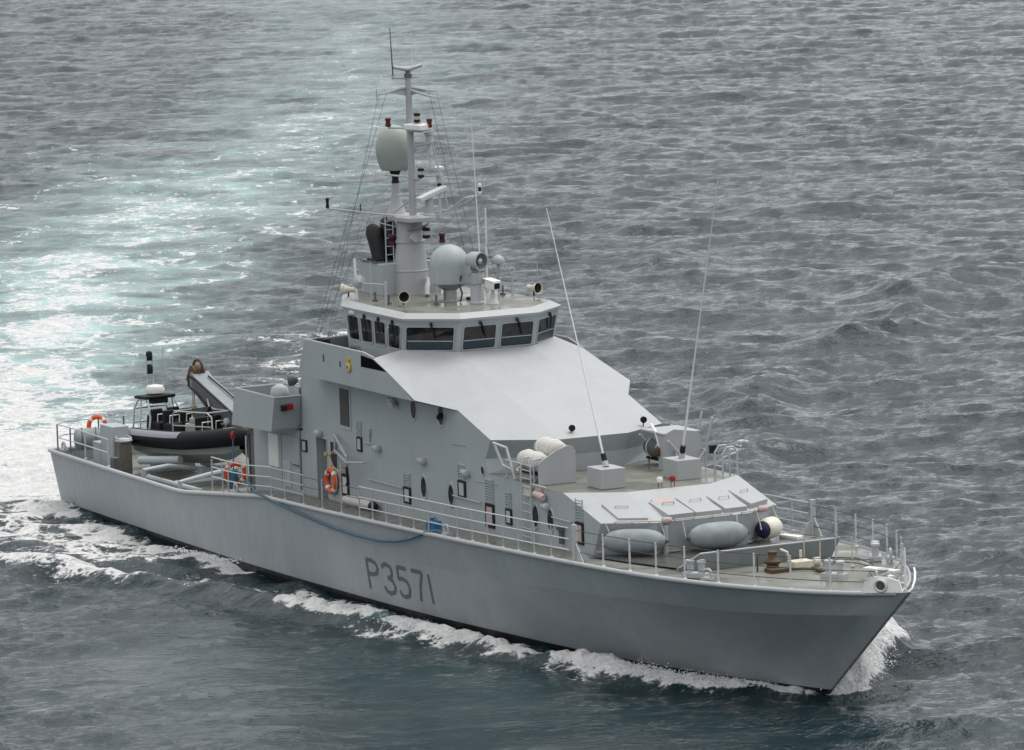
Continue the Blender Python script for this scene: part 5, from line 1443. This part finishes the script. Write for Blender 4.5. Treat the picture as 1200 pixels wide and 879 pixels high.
for ln, h, w_ in (([(14, 15.5), (6.4, 20.2), (3.0, 23.0), (-4, 27.6), (-12, 31.5)], .75, 1.5), ([(2, 20), (-6, 27), (-14, 33.5), (-24, 40)], .35, 1.4), ([(-8, 30), (-16, 37.5), (-24, 44), (-36, 53)], .65, 1.7), ([(-22, 41), (-32, 49.5), (-40, 57), (-50, 66)], .55, 1.8), ([(-36, 53), (-44, 62), (-52, 70)], .45, 1.8), ([(-52, 48), (-58, 52), (-66, 57)], .45, 1.8)):
    Z += ridge(ln, h * .72, w_ * 1.15, 2.2, .7)
QU = [(20, -7.7), (18, -8.4), (15, -9.7), (10, -11.2), (2, -13)]
Z += ridge(QU, .22, .8)
lump = sample(ocean_tile(512, 31.0, lp=1.1, rms=1.0, seed=33, spread=0, lo=.2)[0], X, Y, 31.0)
d_, p_, _ = seg_dist(X, Y, [(49.0, 1.0), (47.4, 2.4), (45.4, 4.0), (44.0, 5.2)])
Z += (.85 + .2 * lump) * np.exp(-(d_ / 1.0) ** 2) * (1 - .55 * p_)
d_, p_, _ = seg_dist(X, Y, SB[1:11])
Z += .07 * lump * np.exp(-(d_ / .5) ** 2)
Z += .35 * np.exp(-((X + 12) / 10) ** 2 - (Y / 4.0) ** 2) + .12 * np.exp(-(dw / wl) ** 2) * np.exp(-pw * 6)
# keep the water outside the hull at its drawn waterline
# foam density and aeration fields
foam = np.zeros_like(X); aer = np.zeros_like(X)
along = pw * 435
core = np.exp(-(dw / (wl * .62)) ** 4)
dens = np.interp(along, [0, 6, 20, 35, 60, 90, 130, 180, 260, 435], [1.1, 1.06, .84, .58, .50, .46, .38, .28, .18, .08]) * (1 + .3 * edge_n)
foam = np.maximum(foam, core * dens)
edge = np.exp(-(dw / (wl * 1.0)) ** 4)
foam = np.maximum(foam, edge * dens * .62)
foam = np.maximum(foam, .9 * np.exp(-((np.abs(dw - wl * .85)) / 1.0) ** 2) * np.interp(along, [0, 20, 100, 140, 200], [.35, .5, .5, .4, 0]))
aer = np.maximum(aer, np.exp(-(dw / (wl * .95)) ** 2.5) * np.interp(along, [0, 20, 60, 110, 150, 260, 435], [1, 1, .95, .75, .42, .24, .12]) * np.clip(1 + .35 * edge_n, .3, 1.6))
# white water close behind and around the transom
foam = np.maximum(foam, 1.3 * np.exp(-((X + 8) / 11) ** 4 - ((Y - .8) / 5.2) ** 4))
def band(line, w_, amp, lo=0.0, p0=0.0, p1=1.0, soft=.06, power=2):
    global foam
    d, p, s0 = seg_dist(X, Y, line)
    tap = sst(p0 - 1e-6, p0 + soft, p) * (1 - sst(p1 - soft, p1 + 1e-6, p)) if p1 < 1 or p0 > 0 else 1.0
    foam = np.maximum(foam, amp * tap * np.exp(-(d / w_) ** power))
# starboard bow wave: a broken white crest, lace between crest and hull
band([(47.6, -1.7), (46.0, -2.75), (43.7, -3.35), (41.6, -3.9)], .62, 1.05, power=3)
band([(49.6, -.35), (47.6, -1.7)], .25, .75)
band([(47.2, -2.0), (43.7, -3.5), (40, -4.7), (35.3, -5.2), (31, -5.9)], 1.2, .5)
band([(41.6, -3.9), (40, -4.45), (38, -4.75), (35.5, -4.9)], .6, .8)
band([(35.5, -4.85), (32.5, -5.1), (30, -5.9), (26.3, -6.65)], .44, 1.0, power=3)
band([(37, -4.0), (32, -4.5), (28, -4.9), (24, -5.2)], .8, .74)
band([(28, -5.6), (23, -6.2), (18, -6.4)], 1.0, .60)
band([(17.6, -4.55), (15, -4.95), (11, -5.25), (6, -5.1), (1, -4.7), (-6, -4.3)], .8, .66)
band([(14, -5.2), (8, -5.6), (0, -5.6), (-8, -5)], 1.3, .57)
band([(-4, 10), (-14, 13), (-26, 18), (-40, 26)], 4.5, .40)
band([(20.8, -7.7), (18.5, -8.3), (16, -9.1)], .7, .63)
band([(16.5, -8.9), (13.4, -9.9), (8, -11), (0, -12)], 1.1, .57)
band([(13, -7), (6, -7.6), (-2, -7.6), (-12, -7)], 2.4, .56)
# port bow wave
band([(49.4, .7), (47.5, 2.2), (45.2, 3.9), (43.2, 5.5)], 1.0, 1.15, power=4)
band([(43.2, 5.5), (38, 7.6), (30, 10.6)], .7, .6)
band([(6.6, 20.1), (3.0, 23.0)], .4, .45); band([(14, 14), (9, 17), (3, 19.5), (-4, 21)], 1.6, .42)
aer = np.maximum(aer, np.clip(foam - .55, 0, 1) * .9)
aer = np.maximum(aer, .05 * np.exp(-((X - 42) / 9) ** 2 - ((Y + 9) / 5) ** 2))
foam = foam * np.clip(1 + .16 * fine_n + .10 * lump, .55, 1.35)
verts = np.stack([X + OX, Y + OY, Z], -1).astype(np.float32)
idx = np.arange(nf * nl).reshape(nf, nl)
quads = np.stack([idx[:-1, :-1], idx[:-1, 1:], idx[1:, 1:], idx[1:, :-1]], -1).reshape(-1, 4)
# orientation: make normals point up
me = bpy.data.meshes.new('sea')
me.vertices.add(len(verts)); me.vertices.foreach_set('co', verts.ravel())
nq = len(quads)
me.loops.add(nq * 4); me.polygons.add(nq)
a_, b_, c_ = verts[quads[0, 0]], verts[quads[0, 1]], verts[quads[0, 2]]
if np.cross(b_ - a_, c_ - a_)[2] < 0: quads = quads[:, ::-1]
me.loops.foreach_set('vertex_index', np.ascontiguousarray(quads).ravel().astype(np.int32))
me.polygons.foreach_set('loop_start', np.arange(0, nq * 4, 4, dtype=np.int32))
me.polygons.foreach_set('use_smooth', np.ones(nq, dtype=bool))
me.update(calc_edges=True)
for nm, arr in (('foam', foam), ('aeration', aer), ('ripple', np.clip(lee, .2, 1) * (1 - .5 * aer))):
    at = me.attributes.new(nm, 'FLOAT', 'POINT'); at.data.foreach_set('value', arr.astype(np.float32))
sea = bpy.data.objects.new('sea', me); COL.objects.link(sea)
tag(sea, 'choppy grey sea with the ship\'s white and turquoise wake', kind='structure')

def sea_mat():
    m = bpy.data.materials.new('sea_water'); m.use_nodes = True
    t = m.node_tree; b = t.nodes['Principled BSDF']; out = t.nodes['Material Output']
    LK = t.links.new
    g = t.nodes.new('ShaderNodeNewGeometry')
    fo = t.nodes.new('ShaderNodeAttribute'); fo.attribute_name = 'foam'
    ae = t.nodes.new('ShaderNodeAttribute'); ae.attribute_name = 'aeration'
    def math_(op, a, c=None, cl=False):
        n = t.nodes.new('ShaderNodeMath'); n.operation = op; n.use_clamp = cl
        for i, v in enumerate((a, c)):
            if v is None: continue
            if isinstance(v, (int, float)): n.inputs[i].default_value = v
            else: LK(v, n.inputs[i])
        return n.outputs[0]
    # distort
    nd = N(t, 'ShaderNodeTexNoise', Scale=.9, Detail=3.0); LK(g.outputs['Position'], nd.inputs['Vector'])
    dv = t.nodes.new('ShaderNodeVectorMath'); dv.operation = 'SUBTRACT'; dv.inputs[1].default_value = (.5, .5, .5); LK(nd.outputs['Color'], dv.inputs[0])
    ds = t.nodes.new('ShaderNodeVectorMath'); ds.operation = 'SCALE'; ds.inputs['Scale'].default_value = 1.6; LK(dv.outputs[0], ds.inputs[0])
    da = t.nodes.new('ShaderNodeVectorMath'); da.operation = 'ADD'; LK(g.outputs['Position'], da.inputs[0]); LK(ds.outputs[0], da.inputs[1])
    def lace(scale):
        v = t.nodes.new('ShaderNodeTexVoronoi'); v.feature = 'DISTANCE_TO_EDGE'; v.inputs['Scale'].default_value = scale
        LK(da.outputs[0], v.inputs['Vector'])
        mr = t.nodes.new('ShaderNodeMapRange'); mr.inputs['From Max'].default_value = .32; mr.inputs['To Min'].default_value = 1.0; mr.inputs['To Max'].default_value = 0.0
        LK(v.outputs['Distance'], mr.inputs['Value']); return mr.outputs[0]
    n1 = N(t, 'ShaderNodeTexNoise', Scale=.2, Detail=8.0, Roughness=.6); LK(da.outputs[0], n1.inputs['Vector'])
    n2 = N(t, 'ShaderNodeTexNoise', Scale=1.7, Detail=8.0, Roughness=.7); LK(g.outputs['Position'], n2.inputs['Vector'])
    n3 = N(t, 'ShaderNodeTexNoise', Scale=6.5, Detail=5.0, Roughness=.65); LK(g.outputs['Position'], n3.inputs['Vector'])
    mx = math_('ADD', math_('MULTIPLY', lace(.34), .2), math_('ADD', math_('MULTIPLY', lace(.95), .18), math_('MULTIPLY', lace(2.4), .14)))
    pat = math_('ADD', mx, math_('ADD', math_('ADD', math_('MULTIPLY', n1.outputs['Fac'], .6), math_('MULTIPLY', n3.outputs['Fac'], .45)), math_('MULTIPLY', n2.outputs['Fac'], .6)))
    thr = math_('SUBTRACT', 1.50, math_('MULTIPLY', fo.outputs['Fac'], .82))
    cov = t.nodes.new('ShaderNodeMapRange'); cov.interpolation_type = 'SMOOTHSTEP'
    LK(math_('SUBTRACT', pat, thr), cov.inputs['Value']); cov.inputs['From Min'].default_value = -.04; cov.inputs['From Max'].default_value = .15
    gate = t.nodes.new('ShaderNodeMapRange'); gate.inputs['From Min'].default_value = .04; gate.inputs['From Max'].default_value = .2; LK(fo.outputs['Fac'], gate.inputs['Value'])
    cover = math_('MULTIPLY', cov.outputs[0], gate.outputs[0], True)
    # water body colour: deep teal, turquoise where air is mixed in
    wc = t.nodes.new('ShaderNodeMixRGB'); wc.inputs['Color1'].default_value = (0.0045, 0.018, 0.023, 1); wc.inputs['Color2'].default_value = (0.33, 0.52, 0.505, 1)
    aem = math_('MULTIPLY', ae.outputs['Fac'], math_('SUBTRACT', math_('MULTIPLY', n1.outputs['Fac'], 2.6), .55), True)
    LK(aem, wc.inputs['Fac'])
    b.inputs['IOR'].default_value = 1.333
    b.inputs['Roughness'].default_value = .07
    LK(wc.outputs[0], b.inputs['Base Color'])
    # ripples finer than the mesh
    mp = t.nodes.new('ShaderNodeMapping'); mp.inputs['Rotation'].default_value = (0, 0, R(26.2)); mp.inputs['Scale'].default_value = (1.0, .55, 1.0); LK(g.outputs['Position'], mp.inputs['Vector'])
    ri = t.nodes.new('ShaderNodeAttribute'); ri.attribute_name = 'ripple'
    r1 = N(t, 'ShaderNodeTexNoise', Scale=2.4, Detail=6.0, Roughness=.62); LK(mp.outputs[0], r1.inputs['Vector'])
    r2 = N(t, 'ShaderNodeTexNoise', Scale=8.0, Detail=3.0, Roughness=.55); LK(mp.outputs[0], r2.inputs['Vector'])
    # gusts: patches where the ripples are stronger
    gu = N(t, 'ShaderNodeTexNoise', Scale=.035, Detail=3.0); LK(g.outputs['Position'], gu.inputs['Vector'])
    gm = t.nodes.new('ShaderNodeMapRange'); gm.inputs['From Min'].default_value = .35; gm.inputs['From Max'].default_value = .65; gm.inputs['To Min'].default_value = .55; gm.inputs['To Max'].default_value = 1.25; LK(gu.outputs['Fac'], gm.inputs['Value'])
    gu2 = N(t, 'ShaderNodeTexNoise', Scale=.33, Detail=5.0, Roughness=.6); LK(mp.outputs[0], gu2.inputs['Vector'])
    gm2 = t.nodes.new('ShaderNodeMapRange'); gm2.inputs['From Min'].default_value = .38; gm2.inputs['From Max'].default_value = .64; gm2.inputs['To Min'].default_value = .45; gm2.inputs['To Max'].default_value = 2.4; LK(gu2.outputs['Fac'], gm2.inputs['Value'])
    hh = math_('MULTIPLY', math_('ADD', math_('MULTIPLY', r1.outputs['Fac'], .12), math_('MULTIPLY', r2.outputs['Fac'], .05)), math_('MULTIPLY', math_('MULTIPLY', gm.outputs[0], gm2.outputs[0]), ri.outputs['Fac']))
    bp = t.nodes.new('ShaderNodeBump'); bp.inputs['Strength'].default_value = 1.0; bp.inputs['Distance'].default_value = 1.0; LK(hh, bp.inputs['Height'])
    LK(bp.outputs[0], b.inputs['Normal'])
    fb = t.nodes.new('ShaderNodeBsdfPrincipled')
    fcol = t.nodes.new('ShaderNodeMapRange'); fcol.inputs['To Min'].default_value = .44; fcol.inputs['To Max'].default_value = .80; LK(math_('ADD', math_('MULTIPLY', n2.outputs['Fac'], .55), math_('MULTIPLY', n3.outputs['Fac'], .45)), fcol.inputs['Value']); fcol.inputs['From Min'].default_value = .34; fcol.inputs['From Max'].default_value = .64
    fcc = t.nodes.new('ShaderNodeCombineColor'); 
    for i in range(3): LK(fcol.outputs[0], fcc.inputs[i])
    LK(fcc.outputs[0], fb.inputs['Base Color']); fb.inputs['Roughness'].default_value = .85; fb.inputs['Specular IOR Level'].default_value = .2
    fbp = t.nodes.new('ShaderNodeBump'); fbp.inputs['Strength'].default_value = .8; fbp.inputs['Distance'].default_value = .3; LK(pat, fbp.inputs['Height']); LK(fbp.outputs[0], fb.inputs['Normal'])
    ms = t.nodes.new('ShaderNodeMixShader'); LK(cover, ms.inputs[0]); LK(b.outputs[0], ms.inputs[1]); LK(fb.outputs[0], ms.inputs[2])
    LK(ms.outputs[0], out.inputs['Surface'])
    return m
me.materials.append(sea_mat())

# spray: clots of white water thrown up along the breaking crests
def spray(name, label, clouds, seed):
    rng = np.random.default_rng(seed)
    V, Fc = [], []
    oc = np.array([(1, 0, 0), (-1, 0, 0), (0, 1, 0), (0, -1, 0), (0, 0, 1), (0, 0, -1)], float)
    of = [(0, 2, 4), (2, 1, 4), (1, 3, 4), (3, 0, 4), (2, 0, 5), (1, 2, 5), (3, 1, 5), (0, 3, 5)]
    for line, n, w_, hmax, r0, r1 in clouds:
        P = np.array(line, float); seg = np.hypot(*np.diff(P[:, :2], axis=0).T); cum = np.concatenate([[0], np.cumsum(seg)])
        for _ in range(n):
            s0 = rng.uniform(0, cum[-1]); k = min(len(seg) - 1, int(np.searchsorted(cum, s0) - 1)); k = max(k, 0)
            t0 = (s0 - cum[k]) / seg[k]; p = P[k] * (1 - t0) + P[k + 1] * t0
            hm_ = p[2] * hmax
            lump = .55 + .45 * math.sin(s0 * 5.1 + seed) * math.sin(s0 * 2.3 + 1.7)
            z = abs(rng.normal(0, .5)) * hm_ * lump
            fall = max(.25, 1 - z / (hm_ + .01) * .6)
            c = np.array([p[0] + rng.normal(0, w_ * fall), p[1] + rng.normal(0, w_ * fall), z + .12])
            r = rng.uniform(r0, r1) * (1 - .6 * min(1, z / (hm_ + .01)))
            q = oc * r * rng.uniform(.6, 1.4, (1, 3)); a = rng.uniform(0, 6.28)
            q = np.stack([q[:, 0] * math.cos(a) - q[:, 1] * math.sin(a), q[:, 0] * math.sin(a) + q[:, 1] * math.cos(a), q[:, 2]], -1) + rng.normal(0, r * .15, (6, 3))
            o = len(V); V += [tuple(x) for x in (q + c)]; Fc += [tuple(i + o for i in f) for f in of]
    m = MB(); m.v, m.f, m.mi = V, Fc, [0] * len(Fc)
    me2 = bpy.data.meshes.new(name); me2.from_pydata(V, [], Fc); me2.polygons.foreach_set('use_smooth', [True] * len(Fc)); me2.materials.append(FOAMW)
    o = bpy.data.objects.new(name, me2); COL.objects.link(o); return tag(o, label, 'spray', kind='stuff')
FOAMW = mat('white_water', (.78, .80, .81), .9, spec=.2)
spray('bow_spray', 'white spray bursting up beside the stem on the far side of the bow', [([(49.2, .9, .6), (47.6, 2.2, 1.0), (46.2, 3.3, 1.2), (45.0, 4.2, 1.0), (44.2, 5.2, .5)], 16000, .42, 1.35, .008, .034)], 4)
spray('wave_crest_foam', 'broken white crest of the bow wave along the near side of the hull', [
    ([(48.2, -1.3, .2), (46.6, -2.4, .6), (45.0, -3.1, 1.0), (43.4, -3.5, .8), (41.8, -3.9, .4)], 3600, .24, .5, .01, .035),
    ([(34.8, -4.8, .3), (32.5, -5.15, .7), (30, -5.9, .9), (28, -6.3, .9), (26.4, -6.65, .6)], 3000, .22, .4, .01, .035),
    ([(17.4, -4.55, .8), (16.4, -4.8, .5), (13, -5.1, .3)], 500, .16, .4, .01, .035)], 9)

# ------------------------------------------------------------------ render settings
scene.render.engine = 'CYCLES'
scene.render.resolution_x, scene.render.resolution_y = 1024, 750
